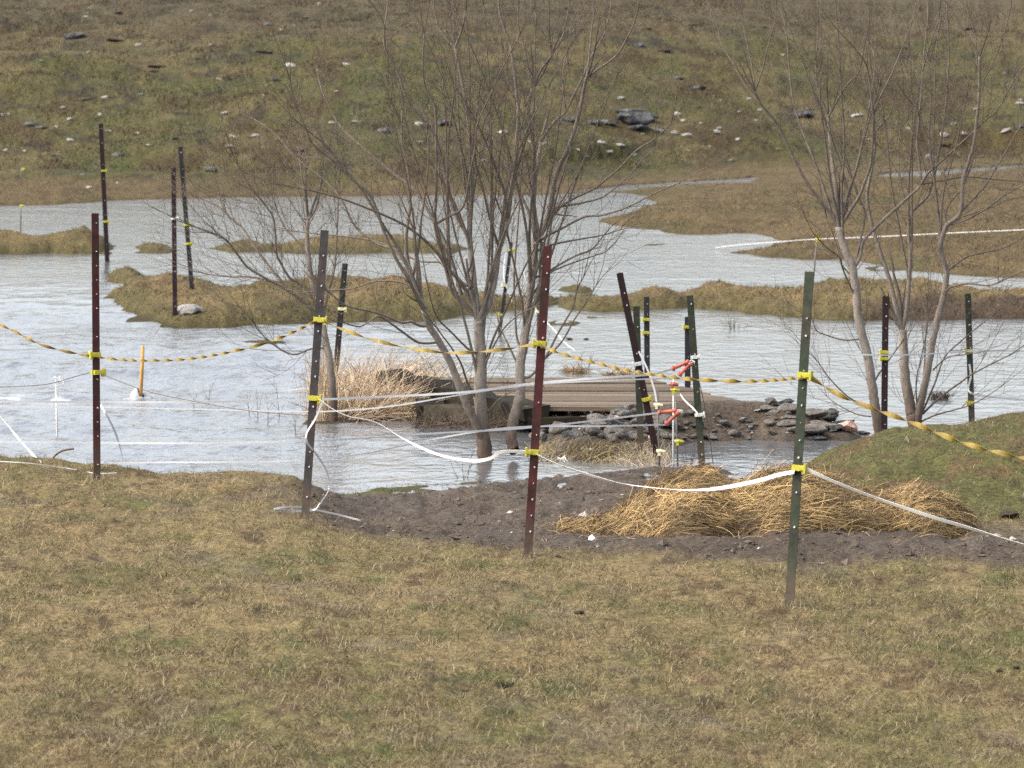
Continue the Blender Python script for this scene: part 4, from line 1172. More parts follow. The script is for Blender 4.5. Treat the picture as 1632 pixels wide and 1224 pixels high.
R2 = [
    ([(1459, 692), (1455, 670), (1451, 652), (1443, 604), (1440, 554), (1437, 527)], 11, 6.5, 0.1),
    ([(1437, 527), (1429, 493), (1422, 465), (1415, 438), (1401, 396), (1393, 372), (1388, 353), (1382, 314), (1389, 270), (1394, 235), (1393, 212)], 5, 2.6, 0.2),
    ([(1393, 212), (1405, 198), (1418, 183), (1424, 160)], 2, 1, 0.1),
    ([(1393, 230), (1393, 190), (1396, 150), (1390, 120)], 2, 1, -0.1),
    ([(1437, 527), (1444, 499), (1448, 457), (1451, 402), (1448, 375), (1449, 355), (1454, 337), (1470, 322), (1482, 305), (1493, 261), (1506, 183), (1512, 98), (1510, 40), (1508, -10)], 5, 1.4, 0.3),
    ([(1454, 337), (1440, 310), (1434, 280), (1432, 240), (1435, 200)], 2, 1, 0.3),
    ([(1462, 690), (1465, 652), (1476, 604), (1487, 541), (1495, 505), (1503, 475), (1507, 455), (1508, 430), (1500, 405), (1499, 389), (1509, 359), (1530, 340), (1535, 288), (1545, 255), (1552, 229), (1558, 180), (1561, 137), (1561, 90)], 8, 2.4, -0.2),
    ([(1561, 120), (1556, 90), (1555, 60), (1548, 30)], 1.7, 1.0, 0.1),
    ([(1561, 137), (1580, 105), (1598, 60), (1610, 16), (1612, -10)], 1.7, 1.0, -0.1),
    ([(1509, 359), (1507, 340), (1515, 322), (1530, 305), (1538, 290)], 2.0, 1.5, 0.1),
    ([(1497, 500), (1509, 463), (1525, 455), (1545, 452), (1570, 455), (1587, 452), (1610, 441), (1640, 428)], 3, 1.2, -0.3),
    ([(1506, 440), (1515, 428), (1540, 410), (1570, 402), (1600, 395), (1640, 372)], 2.8, 1.1, 0.3),
    ([(1509, 359), (1540, 350), (1568, 335), (1597, 314), (1615, 303), (1645, 285)], 2.2, 1.0, -0.2),
    ([(1530, 340), (1550, 318), (1570, 295), (1597, 252), (1618, 215), (1635, 190)], 2.6, 1.1, 0.3),
    ([(1535, 345), (1580, 330), (1610, 318), (1650, 310)], 1.8, 0.9, 0.1),
    ([(1468, 672), (1490, 662), (1518, 654), (1540, 648), (1562, 638), (1590, 620)], 1.9, 0.8, -0.3),
    ([(1470, 660), (1500, 632), (1530, 610), (1545, 599), (1580, 580), (1610, 565), (1640, 545)], 2.4, 0.9, -0.2),
    ([(1471, 655), (1490, 610), (1505, 570), (1530, 545), (1560, 520), (1580, 505)], 2.2, 0.9, 0.3),
    ([(1466, 660), (1470, 620), (1474, 570), (1476, 530), (1480, 500)], 2.0, 0.9, 0.2),
    ([(1462, 655), (1460, 610), (1468, 570), (1478, 520), (1478, 480)], 1.8, 0.8, -0.2),
    ([(1487, 590), (1510, 570), (1540, 565), (1570, 560)], 1.6, 0.8, -0.2),
]
stems(R2, 3, 1438, 1450, 380, 480, 80, 60)
stems(R2, 3, 1496, 1508, 360, 470, 90, 40)
tree('bare_tree', 'forked bare tree with two stems at the foot of the green bank', 36.3, R2, 180, 17, 'bare trees along the flood')
random.seed(21)

# ------------------------------------------------------------------ bridge
ZD = -0.08


def pl(u, v, z=ZD):
    X, Y = plane(u, v, z)
    return Vector((float(X), float(Y), z))


bl, br, fr, fl = pl(655, 600), pl(1022, 601), pl(1226, 650), pl(846, 649)
bridge = empty('footbridge', (fl + fr + bl + br) / 4, 'low bridge of weathered planks between the rocks and the reeds', 'bridge')
org = tuple(bridge.location)
s_ = MB()
npk = 17
pk = [0.0]
for i in range(npk): pk.append(pk[-1] + random.uniform(.6, 1.35))
pk = [q / pk[-1] for q in pk]
for i in range(npk):
    t0, t1 = pk[i] + 0.0018, pk[i + 1] - 0.0018
    a_, b_ = fl.lerp(bl, t0), fr.lerp(br, t0)
    c_, d_ = fl.lerp(bl, t1), fr.lerp(br, t1)
    ext = (b_ - a_).normalized()
    e0, e1 = random.uniform(-.02, .02), random.uniform(-.015, .02)
    dz = random.uniform(-.005, .005)
    top = [a_ + ext * e0, b_ + ext * e1, d_ + ext * e1, c_ + ext * e0]
    top = [q + Vector((0, 0, dz + random.uniform(-.002, .002))) for q in top]
    bot = [q - Vector((0, 0, 0.028)) for q in top]
    s_.add(bot + top, [(0, 3, 2, 1), (4, 5, 6, 7), (0, 1, 5, 4), (1, 2, 6, 5), (2, 3, 7, 6), (3, 0, 4, 7)])
_pc = []
for i in range(npk):
    _pc += [np.array(random.choice([(0.100, 0.076, 0.052), (0.115, 0.088, 0.062), (0.088, 0.068, 0.048), (0.128, 0.100, 0.072)])) * random.uniform(.8, 1.15)] * 8
_dk = new_mesh('deck', np.array(s_.v) - np.array(org)[None], s_.f, [M_plank], parent=bridge, smooth=False, cols=np.array(_pc))
s_ = MB()


def beam(a_, b_, w, h, seg=10, jag=0.012):
    d = (b_ - a_).normalized(); sd = Vector((d.y, -d.x, 0)).normalized()
    vs_ = []; fs_ = []
    for i in range(seg + 1):
        c = a_.lerp(b_, i / seg)
        for sx, sz in ((-1, -1), (1, -1), (1, 1), (-1, 1)):
            vs_.append(c + sd * (sx * w / 2 + random.uniform(-jag, jag)) + Vector((0, 0, sz * h / 2 + random.uniform(-jag, jag))))
    for i in range(seg):
        for k in range(4):
            fs_.append((i * 4 + k, i * 4 + (k + 1) % 4, i * 4 + 4 + (k + 1) % 4, i * 4 + 4 + k))
    fs_ += [(3, 2, 1, 0), tuple(seg * 4 + k for k in range(4))]
    s_.add(vs_, fs_)


off = Vector((-0.10, 0, -0.035))
beam(fl + off + Vector((0.14, -0.10, -.01)), bl + off + Vector((-.05, 0, 0.02)), 0.17, 0.11, 16, 0.022)
s_.build('side_beam', M_beam, bridge, org)
s_ = MB()
beam(fl + Vector((-0.02, -0.075, -0.085)), fr + Vector((-0.1, -0.075, -0.085)), 0.09, 0.06, 12, 0.006)
s_.build('front_beam', M_beam, bridge, org)
s_ = MB()
w0, w1 = pl(690, 662, -0.2), pl(850, 668, -0.2)
beam(Vector((w0.x, w0.y, -0.25)), Vector((w1.x, w1.y - .1, -0.25)), 0.22, 0.24, 8, 0.012)
s_.build('abutment_wall', M_conc, bridge, org)
s_ = MB()
beam(Vector((w0.x - .02, w0.y - .05, -0.2)), Vector((w0.x - .03, w0.y + 1.6, -0.2)), 0.18, 0.15, 8, 0.02)
s_.build('timber_crib', M_beam, bridge, org)

# ------------------------------------------------------------------ stones
import bmesh


def rock_mesh(name, seed, material, flat=0.6, sub=3, rough_=0.6, facet=True):
    rs = np.random.default_rng(seed)
    bm = bmesh.new()
    bmesh.ops.create_icosphere(bm, subdivisions=sub, radius=1.0)
    dirs = rs.normal(size=(11, 3)); dirs /= np.linalg.norm(dirs, axis=1)[:, None]
    lim = rs.uniform(0.55, 0.9, 11)
    for v in bm.verts:
        p = np.array(v.co)
        for d, l in zip(dirs, lim):                       # cut flat faces, like broken stone
            k = p @ d
            if k > l: p = p - d * (k - l) * 0.9
        nse = fbm(np.array([p[0] * 2.3 + seed]), np.array([p[1] * 2.3 + p[2] * 1.7]), seed, 3)[0]
        p = p * (1 + rough_ * 0.35 * nse)
        v.co = (p[0], p[1], p[2] * flat)
    me = bpy.data.meshes.new(name); bm.to_mesh(me); bm.free()
    me.materials.append(material)
    if not facet:
        me.polygons.foreach_set('use_smooth', np.full(len(me.polygons), True))
    return me


FLAT = {'g': .75, 'd': .6, 'l': .55, 'k': .6, 'p': .7, 'c': .55}
RM = {k: [rock_mesh('stone', 100 + 7 * i + j * 31, m_, fl_) for i in range(6)] for j, (k, m_, fl_) in enumerate(
    [('g', M_rockg, 0.75), ('d', M_rockd, 0.6), ('l', M_limest, 0.55), ('k', M_rockl, 0.6), ('p', M_pink, 0.7), ('c', M_clod, 0.55)])}


def stone(kind, p, size, label, cat='stone', group=None, name='stone', sq=(1, 1, 1), rz=None, tilt=0.15, sink=0.35):
    o = bpy.data.objects.new(name, random.choice(RM[kind])); C.objects.link(o)
    o.location = Vector(p) + Vector((0, 0, size * 0.5 * sq[2] * FLAT[kind] * 0.72 * (1 - 2 * sink)))
    o.scale = (size * sq[0] / 2, size * sq[1] / 2, size * sq[2] / 2)
    o.rotation_euler = (random.uniform(-tilt, tilt), random.uniform(-tilt, tilt), random.uniform(0, 6.28) if rz is None else rz)
    return tag(o, label, cat, group)


WH = [(144, 12, 9), (135, 26, 11), (305, 17, 8), (336, 23, 6), (63, 60, 7), (221, 70, 10), (337, 71, 10), (141, 82, 8), (125, 85, 9), (69, 97, 10), (350, 125, 10), (226, 149, 10), (167, 154, 11),
      (99, 171, 9), (159, 181, 9), (4, 182, 10), (13, 181, 8), (111, 189, 14), (90, 201, 9), (173, 208, 12), (220, 211, 9), (112, 222, 12), (238, 231, 11), (95, 246, 11), (39, 240, 9), (9, 238, 9),
      (357, 179, 14), (371, 216, 12), (367, 233, 13), (132, 277, 7), (142, 298, 12), (188, 290, 6), (508, 5, 8), (448, 46, 6), (470, 40, 5), (464, 104, 18), (552, 101, 14), (536, 145, 9), (529, 195, 11),
      (567, 193, 13), (408, 216, 15), (695, 152, 8), (667, 197, 14), (669, 225, 9), (801, 210, 17), (776, 230, 8), (771, 255, 13), (846, 225, 10), (869, 229, 13), (990, 156, 13), (961, 225, 9),
      (988, 231, 15), (970, 243, 15), (922, 238, 10), (1032, 201, 9), (1050, 208, 15), (1079, 181, 14), (1089, 191, 12), (1117, 195, 8), (1179, 177, 8), (1194, 156, 10), (1211, 175, 9), (1149, 159, 6),
      (1143, 211, 18), (1094, 216, 18), (1075, 211, 12), (1176, 222, 11), (1132, 233, 8), (1166, 255, 12), (959, 227, 14), (1248, 86, 9), (1292, 173, 12), (1146, 203, 9), (1365, 184, 20),
      (1504, 215, 16), (1537, 214, 15), (1482, 250, 18), (1449, 204, 9), (1625, 158, 9), (1626, 164, 14), (1603, 209, 18), (1555, 173, 11), (1601, 115, 7), (1521, 198, 14), (1385, 221, 9),
      (1040, 204, 10), (1024, 212, 8), (1205, 190, 7), (880, 255, 7), (1010, 246, 9), (935, 250, 8), (560, 180, 6), (300, 196, 6), (420, 150, 6), (620, 60, 6), (735, 245, 8), (1096, 240, 8), (1240, 236, 8)]
for (u_, v_, w_) in WH:
    p = hit(u_, v_ + 2); sz = w_ * 1.15 * p.y / F
    stone('l', p, sz, 'small pale stone lying scattered in the far hillside grass', group='pale stones on the hillside', sq=(1, 0.9, random.uniform(.45, .8)), sink=0.25, tilt=.25)
DK = [(121, 59, 34, 'd'), (188, 20, 14, 'd'), (363, 31, 10, 'd'), (205, 46, 14, 'c'), (183, 63, 24, 'c'), (246, 112, 24, 'c'), (138, 157, 26, 'c'), (50, 198, 20, 'k'), (66, 203, 16, 'k'), (336, 271, 24, 'k'), (84, 247, 10, 'd'),
      (278, 220, 12, 'k'), (188, 247, 18, 'k'), (486, 27, 12, 'd'), (429, 38, 16, 'k'), (422, 82, 26, 'c'), (437, 127, 18, 'd'), (481, 240, 18, 'd'), (705, 197, 28, 'd'), (680, 200, 18, 'd'), (615, 208, 24, 'k'), (908, 192, 28, 'd'),
      (1081, 124, 18, 'k'), (1116, 140, 22, 'k'), (1018, 72, 22, 'd'), (1057, 80, 26, 'c'), (1024, 19, 10, 'd'), (1103, 38, 30, 'c'), (1027, 43, 22, 'c'), (1216, 42, 14, 'c'), (1113, 169, 16, 'c'),
      (1177, 64, 10, 'd'), (1625, 202, 18, 'd'), (1504, 231, 26, 'c'), (800, 40, 14, 'c'), (640, 20, 18, 'c'), (1460, 12, 24, 'c'), (1540, 45, 30, 'c'), (1440, 75, 26, 'c'), (900, 12, 20, 'c'), (320, 92, 16, 'c'), (250, 105, 26, 'c'), (560, 30, 16, 'c')]
for (u_, v_, w_, k_) in DK:
    p = hit(u_, v_ + 2); sz = 1.15 * w_ * p.y / F
    lab = {'d': 'dark flat rock half sunk in the far hillside grass', 'k': 'grey lichen covered rock low in the far hillside grass', 'c': 'low dark brown hump of earth on the far hillside'}[k_]
    stone(k_, p, sz, lab, 'earth clod' if k_ == 'c' else 'rock', {'d': 'dark rocks on the hillside', 'k': 'grey rocks on the hillside', 'c': 'earth humps on the hillside'}[k_], 'earth_clod' if k_ == 'c' else 'rock',
          sq=(1, 1.0, 0.7 if k_ != 'c' else 0.5), rz=random.uniform(-.3, .3), sink=0.28 if k_ != 'c' else 0.42)
# the outcrop
for (u_, v_, w_, k_, sq, lab) in [
    (1012, 197, 58, 'd', (1, 0.9, 0.85), 'largest dark ledge rock of the hillside outcrop'),
    (1033, 190, 34, 'k', (1, 1, 0.85), 'grey rounded boulder at the right end of the hillside outcrop'),
    (1003, 180, 50, 'k', (1, 0.8, 0.42), 'mossy grey slab on top of the hillside outcrop'),
    (1008, 187, 30, 'l', (1, 0.7, 0.28), 'white streaked slab wedged in the hillside outcrop'),
    (985, 177, 26, 'd', (1, 0.8, 0.40), 'thin dark slab at the upper left of the hillside outcrop'),
    (968, 195, 34, 'k', (1, 0.8, 0.45), 'low grey rock trailing left of the hillside outcrop'),
    (945, 194, 30, 'd', (1, 0.8, 0.40), 'low dark rock farthest left of the hillside outcrop'),
    (1014, 205, 34, 'd', (1, 0.8, 0.5), 'dark rock at the front foot of the hillside outcrop'),
    (1282, 185, 32, 'd', (1, 0.9, 0.75), 'dark rock with a white top on the hillside behind the right tree'),
]:
    p = hit(u_, v_ + 3); stone(k_, p, w_ * 1.12 * p.y / F, lab, 'rock', None, 'rock', sq=sq, rz=random.uniform(-.2, .2), tilt=.08, sink=0.08)
p = hit(300, 500); stone('l', p, 48 * p.y / F, 'pale grey rock on the island beside the dark maroon post', 'rock', None, 'rock', sq=(1, .8, .75), rz=0.2, sink=.1)

# stones of the bridge bank
ST = []
random.seed(33)
for k in range(80):
    u_ = random.uniform(858, 1062); t = (u_ - 858) / 204
    v_ = random.uniform(655, 706 - 6 * t)
    ST.append((u_, v_, random.choice([12, 14, 17, 20, 25, 31, 38, 44])))
for (u_, v_, w_) in ST:
    p = hit(u_, v_, True)
    k_ = random.choice(['g', 'g', 'g', 'g', 'k', 'p' if random.random() < .3 else 'g'])
    stone(k_, p, w_ * p.y / F, 'grey field stone in the loose pile beside the plank bridge' if k_ != 'p' else 'reddish field stone in the pile beside the plank bridge', 'stone', 'stones piled by the bridge' if k_ != 'p' else 'reddish stones by the bridge',
          sq=(1, random.uniform(.7, 1), random.uniform(.55, .85)), tilt=.4, sink=0.05)
for (u_, v_, w_, sq, k_, lab) in [
    (978, 697, 30, (1, .8, .80), 'g', 'large squarish grey stone low in the pile by the bridge'),
    (985, 657, 34, (1, .7, .36), 'g', 'flat pale grey slab on top of the pile by the bridge'),
    (866, 693, 22, (1, .8, 1.0), 'k', 'upright pale grey stone just right of the maroon post'),
    (893, 690, 28, (1, .8, .9), 'g', 'rounded dark grey stone near the maroon post by the tree'),
    (1010, 702, 34, (1, .7, .5), 'g', 'long tilted grey slab above the leaning post foot'),
    (915, 672, 30, (1, .8, .6), 'g', 'broad grey stone at the middle of the pile by the bridge'),
    (1229, 645, 16, (1, .8, .9), 'g', 'small upright grey stone at the right end of the plank deck'),
    (1248, 647, 30, (1, .5, .60), 'd', 'black wedge shaped block at the right end of the plank deck'),
    (1224, 655, 30, (1, .7, .35), 'g', 'flat light stone at the corner of the plank deck'),
    (1258, 656, 30, (1, .8, .55), 'g', 'pale sloping stone left of the green post'),
    (1257, 670, 24, (1, .7, .40), 'g', 'thin flat stone stacked left of the green post'),
    (1258, 678, 30, (1, .7, .42), 'g', 'second flat stone stacked left of the green post'),
    (1297, 665, 36, (1, .8, .50), 'g', 'broad grey slab right of the green post'),
    (1318, 670, 34, (1, .9, .75), 'k', 'brownish pointed boulder near the end of the rocky point'),
    (1288, 691, 52, (1, .7, .42), 'g', 'largest pale slab at the water edge by the green post'),
    (1310, 682, 46, (1, .6, .30), 'g', 'long thin slab sloping to the water'),
    (1330, 684, 26, (1, .8, .5), 'd', 'dark wet stone at the tip of the rocky point'),
    (1350, 687, 28, (1, .8, .75), 'p', 'pink stone at the tip of the rocky point'),
    (1342, 676, 30, (1, .7, .42), 'd', 'dark slab resting above the pink stone'),
    (1300, 700, 30, (1, .8, .3), 'd', 'dark flat wet stone below the largest pale slab'),
    (1372, 692, 26, (1, .8, .35), 'd', 'low dark stone between the pink stone and the tree'),
    (1211, 656, 16, (1, .7, .4), 'l', 'small whitish stone on the mud at the deck corner'),
]:
    p = hit(u_, v_); stone(k_, p, 1.35 * w_ * p.y / F, lab, 'stone', None, 'stone', sq=sq, rz=random.uniform(-.3, .3), tilt=.12, sink=0.08)
for k in range(46):
    u_ = random.uniform(1060, 1330); v_ = random.uniform(659, 702)
    p = hit(u_, v_)
    stone(random.choice('ggggk'), p, random.choice([9, 11, 13, 16, 20, 25]) * p.y / F, 'loose grey stone in the rubble and mud right of the bridge posts', 'stone', 'loose rubble on the muddy point', sq=(1, random.uniform(.7, 1), random.uniform(.4, .8)), tilt=.3, sink=0.22)
for k in range(26):
    u_ = random.uniform(1085, 1300); v_ = random.uniform(660, 696)
    p = hit(u_, v_); stone('l' if random.random() < .6 else 'g', p, random.choice([5, 6, 8, 11]) * p.y / F, 'small pale pebble on the mud beside the plank bridge', 'pebble', 'pebbles on the mud by the bridge', 'pebble', sq=(1, .8, .5))
for k in range(34):
    u_ = random.uniform(520, 1240); v_ = random.uniform(764, 845)
    p = hit(u_, v_)
    if interp_grid(REG['mud'], np.array([p.x]), np.array([p.y]))[0] > .5:
        stone('l' if random.random() < .45 else 'c', p, random.choice([4, 5, 6, 9]) * p.y / F, 'small pebble or clod lying on the trampled mud', 'pebble', 'pebbles on the trampled mud', 'pebble', sq=(1, .8, .6))
for k in range(14):
    u_ = random.uniform(900, 1110); v_ = random.uniform(655, 700)
    p = hit(u_, v_); stone('l', p, random.choice([5, 6, 8]) * p.y / F, 'tiny pale stone chip among the pile by the bridge', 'pebble', 'pale chips in the stone pile', 'pebble', sq=(1, .8, .5))
for (u_, v_, w_, k_, sq, lab, cat, nm) in [
    (990, 849, 26, 'c', (1, .9, .95), 'dark brown clod at the left foot of the straw heap', 'clod', 'earth_clod'),
    (1310, 899, 13, 'l', (1, .8, .5), 'small white stone in the grass right of the green post', 'stone', 'stone'),
    (1445, 838, 44, 'c', (1, .9, .6), 'dark muddy lump under the white tape right of the straw', 'clod', 'earth_clod'),
    (1608, 824, 44, 'c', (1, .9, .6), 'dark broken earth edge at the foot of the green bank', 'clod', 'earth_clod'),
    (907, 541, 15, 'c', (1, .8, .6), 'dark clod in the water behind the maroon post, larger of two', 'clod', 'earth_clod'),
    (934, 541, 11, 'c', (1, .8, .6), 'dark clod in the water behind the maroon post, smaller of two', 'clod', 'earth_clod'),
    (992, 597, 12, 'd', (1, .8, .8), 'dark round stone at the far edge of the plank bridge', 'stone', 'stone'),
    (922, 978, 20, 'c', (1, .8, .7), 'small grey brown clod in the foreground grass', 'clod', 'earth_clod'),
    (890, 888, 12, 'c', (1, .8, .7), 'small brown clod in the grass right of the maroon post', 'clod', 'earth_clod'),
    (1592, 1072, 14, 'c', (1, .8, .9), 'small black clod at the right in the foreground grass', 'clod', 'earth_clod'),
    (1622, 1066, 16, 'c', (1, .8, .9), 'black clod at the right edge of the foreground grass', 'clod', 'earth_clod'),
]:
    p = hit(u_, v_); stone(k_, p, w_ * p.y / F, lab, cat, None, nm, sq=sq, sink=0.2)
p = hit(943, 862)
s_ = MB(); s_.add([p + Vector(q) for q in ((-.016, -.01, .004), (.004, -.014, .006), (.018, .008, .012), (.002, .02, .03), (-.014, .006, .02))], [(0, 1, 4), (1, 2, 3, 4)])
s_.add([p + Vector(q) - Vector((0, 0, .003)) for q in ((-.016, -.01, .004), (.004, -.014, .006), (.018, .008, .012), (.002, .02, .03), (-.014, .006, .02))], [(4, 1, 0), (4, 3, 2, 1)])
tag(s_.build('paper_scrap', M_paper, None, p), 'small white crumpled scrap on the mud in front of the straw', 'scrap')

# mossy divots in the foreground: a dark torn-up tuft
s_ = MB()
p = hit(802, 1094)
for k in range(260):
    c = p + Vector((random.gauss(0, .030), random.gauss(0, .04), -.004))
    d = Vector((random.gauss(0, .5), random.gauss(0, .5), .8)).normalized() * random.uniform(.012, .03)
    w_ = Vector((random.uniform(-1, 1), random.uniform(-1, 1), 0)).normalized() * .0025
    s_.add([c - w_, c + w_, c + d], [(0, 1, 2)])
tag(s_.build('turf_tuft', M_moss, None, p), 'dark mossy torn tuft low in the foreground grass', 'tuft')


# ------------------------------------------------------------------ dry grass clumps, weeds
def strands(name, n, base_fn, dir_fn, len_fn, wid, colfn, label, cat, bend=0.35):
    V = []; Fc = []; Cc = []
    org_ = None
    for k in range(n):
        p = base_fn()
        if org_ is None: org_ = p.copy()
        d = dir_fn().normalized(); L = len_fn(); w = d.cross(rvec()).normalized() * (wid * random.uniform(.6, 1.3) / 2)
        side = Vector((random.gauss(0, 1), random.gauss(0, 1), -1.0)) * bend * 0.5
        k0 = len(V)
        for i in range(4):
            t = i / 3
            q = p + d * (L * t) + side * (L * t * t)
            ww = w * (1 - .7 * t)
            V += [q - ww, q + ww]
        for i in range(3):
            Fc.append((k0 + 2 * i, k0 + 2 * i + 1, k0 + 2 * i + 3, k0 + 2 * i + 2))
        c = colfn(); Cc += [c] * 8
    v = np.array([tuple(q) for q in V]) - np.array(org_)[None]
    o = new_mesh(name, v, np.array(Fc), [M_strawm], cols=np.array(Cc), smooth=False, loc=org_)
    return tag(o, label, cat)


def g_at(u, v):
    return hit(u, v) + Vector((0, 0, -0.01))


def reed_base():
    u_ = min(max(random.gauss(598, 52), 500), 712); return g_at(u_, random.uniform(610, 668))


def reed_col():
    t = random.random(); return np.array([0.46, 0.36, 0.24]) * (1 - t) + np.array([0.24, 0.155, 0.085]) * t


strands('dry_reeds', 3200, reed_base, lambda: Vector((0.55 + random.gauss(0, .55), random.gauss(0, .4), random.uniform(.25, 1.0) if random.random() < .62 else random.uniform(-.05, .3))), lambda: random.uniform(.15, .50), 0.006, reed_col,
        'large clump of dry straw coloured reeds beside the bridge', 'reeds')
strands('dry_reeds', 420, lambda: g_at(random.gauss(520, 12), random.uniform(640, 670)), lambda: Vector((random.gauss(0, .12), random.gauss(0, .15), 1)), lambda: random.uniform(.15, .5), 0.005, reed_col,
        'upright pale dry reeds around the foot of the small tree', 'reeds', bend=.1)
strands('dry_grass', 1300, lambda: g_at(random.uniform(845, 1045), random.uniform(708, 738)), lambda: Vector((0.5 + random.gauss(0, .5), random.gauss(0, .5), random.uniform(.2, .9))), lambda: random.uniform(.04, .13), 0.005,
        lambda: np.array([.27, .205, .10]) * random.uniform(.5, 1.15), 'dry tan grass below the stone pile at the water edge', 'grass tuft')
strands('dry_grass', 520, lambda: g_at(random.uniform(985, 1070), random.uniform(722, 744)), lambda: Vector((-0.2 + random.gauss(0, .5), random.gauss(0, .4), random.uniform(.3, 1))), lambda: random.uniform(.06, .17), 0.004,
        lambda: np.array([.42, .33, .23]) * random.uniform(.6, 1.1), 'pale dry grass at the foot of the leaning maroon post', 'grass tuft')
strands('dry_grass', 320, lambda: g_at(random.uniform(860, 1060), random.uniform(652, 664)), lambda: Vector((random.gauss(0, .6), random.gauss(0, .5), random.uniform(.2, 1))), lambda: random.uniform(.02, .07), 0.005,
        lambda: np.array([.13, .11, .05]) * random.uniform(.5, 1.3), 'olive grass growing along the front edge of the plank bridge', 'grass tuft')
for (u0, u1, v0, v1, lab) in [(965, 1005, 597, 603, 'tuft of dead grass caught at the far edge of the bridge'), (905, 935, 590, 596, 'small flat tuft of dead grass in the water behind the bridge')]:
    strands('grass_tuft', 160, lambda: hit(random.uniform(u0, u1), random.uniform(v0, v1)) + Vector((0, 0, .0)), lambda: Vector((random.gauss(-.3, .7), random.gauss(0, .5), random.uniform(.1, .6))), lambda: random.uniform(.05, .14), 0.006,
            lambda: np.array([.20, .13, .06]) * random.uniform(.5, 1.2), lab, 'grass tuft')
strands('grass_tuft', 170, lambda: hit(1497 + random.gauss(0, 6), 636 + random.uniform(-3, 3)), lambda: Vector((random.gauss(0, .6), random.gauss(0, .5), random.uniform(.2, 1))), lambda: random.uniform(.04, .10), 0.007,
        lambda: np.array([.045, .035, .028]) * random.uniform(.5, 1.4), 'dark tangle of debris caught in the water right of the forked tree', 'debris')
strands('dead_brush', 700, lambda: at(random.uniform(655, 850), random.uniform(672, 686), 36.75 + random.uniform(-.25, .05)), lambda: Vector((random.gauss(.25, .6), random.gauss(0, .3), random.uniform(.1, .9))), lambda: random.uniform(.06, .22), 0.0032,
        lambda: np.array([.075, .052, .034]) * random.uniform(.4, 1.5), 'dark tangle of dead brush under the left end of the plank bridge', 'brush')
random.seed(44)


def weed(u_, v_, h_px, n, label, spread=.3, D=None, group='bare weed stems in the flood'):
    p = hit(u_, v_) if D is None else at(u_, v_, D)
    tm = TreeMesh()
    for k in range(n):
        q = p + Vector((random.gauss(0, .02 * (n > 1)), random.gauss(0, .05), -.05))
        twig(tm, q, Vector((random.gauss(0, spread), random.gauss(0, spread), 1)), h_px * p.y / F * random.uniform(.6, 1.1) + .05, 0.0026, 1 if n > 3 else 0)
    v = np.array([tuple(t) for t in tm.v]) - np.array(p)[None]
    o = new_mesh('dry_weed', v, tm.f, [M_bark], cols=np.array(tm.c), loc=p)
    return tag(o, label, 'weed', group)


for q in [(332, 640, 40), (310, 652, 34), (412, 664, 58), (445, 662, 50), (428, 668, 34), (470, 690, 34), (398, 660, 30)]:
    weed(q[0], q[1], q[2], 1, 'single bare weed stem sticking out of the flood left of the slate post', .12)
weed(738, 762, 46, 4, 'small bare dark shrublet at the water edge below the tree', .35, group='shrublets at the water edge')
weed(1100, 742, 34, 6, 'small bare shrublet at the foot of the post with white knots', .4, group='shrublets at the water edge')
weed(1168, 524, 26, 9, 'thin bare weeds standing in the water in front of the brown bank', .5)
weed(1172, 522, 22, 6, 'thin bare weeds standing in the water in front of the brown bank', .5)
weed(930, 592, 30, 3, 'few bare stems rising from the small tuft behind the bridge', .3)
weed(745, 640, 40, 4, 'reddish bare shoots between the trunks of the central tree', .4, D=36.9, group='shrublets at the water edge')
weed(45, 137, 20, 6, 'pale dry bush on the upper left of the far hillside', .5, group='bushes on the hillside')

# ------------------------------------------------------------------ straw heap
random.seed(55)
prof_u = [872, 890, 920, 950, 975, 1000, 1030, 1050, 1072, 1100, 1130, 1150, 1165, 1200, 1225, 1245, 1270, 1295, 1330, 1360, 1400, 1430, 1445, 1465, 1490, 1510, 1530, 1548]
prof_v = [852, 845, 838, 835, 825, 812, 790, 778, 762, 757, 757, 762, 772, 770, 762, 757, 757, 762, 773, 783, 792, 798, 794, 782, 786, 800, 815, 832]
YC = 28.15
hs = 9120 / YC


def heap_h(X, Y):
    u_ = 816 + X / YC * F
    top = np.interp(u_, prof_u, prof_v)
    hh = np.clip((847 - top) / hs, 0, None) * (u_ > 872) * (u_ < 1548) * (1 + 0.10 * fbm(X * 6, Y * 6, 121, 3))
    half = 0.25 + 1.5 * hh
    t = np.clip(1 - ((Y - YC - 0.1) / half) ** 2, 0, 1)
    return hh * t ** 0.7


hx = np.linspace((865 - 816) / F * YC, (1555 - 816) / F * YC, 260); hy = np.linspace(YC - 0.75, YC + 0.9, 90)
HX, HY = np.meshgrid(hx, hy)
HX, HY = HX.ravel(), HY.ravel()
hh = heap_h(HX, HY)
HZ = ground_z(HX, HY) - 0.015 + hh + (hh > 0.01) * 0.02 * fbm(HX * 14, HY * 14, 122, 3)
hi = np.arange(260 * 90).reshape(90, 260)
hf = np.stack([hi[:-1, :-1].ravel(), hi[:-1, 1:].ravel(), hi[1:, 1:].ravel(), hi[1:, :-1].ravel()], 1)
hc = np.array([0.075, 0.050, 0.024])[None] * (1 + 0.5 * fbm(HX * 12, HY * 12, 123, 3))[:, None]
V = [np.stack([HX, HY, HZ], 1)]; CC = [hc]; FF = [hf]
ns = 30000
sx = []
while len(sx) < ns:
    X_ = random.uniform(hx[0], hx[-1]); Y_ = YC + random.uniform(-.72, .75)
    h0 = float(heap_h(np.array([X_]), np.array([Y_]))[0])
    if h0 > 0.006 or (random.random() < .035):
        sx.append((X_, Y_, h0))
sx = np.array(sx)
sz = ground_z(sx[:, 0], sx[:, 1]) - .01 + sx[:, 2]
e = 0.02
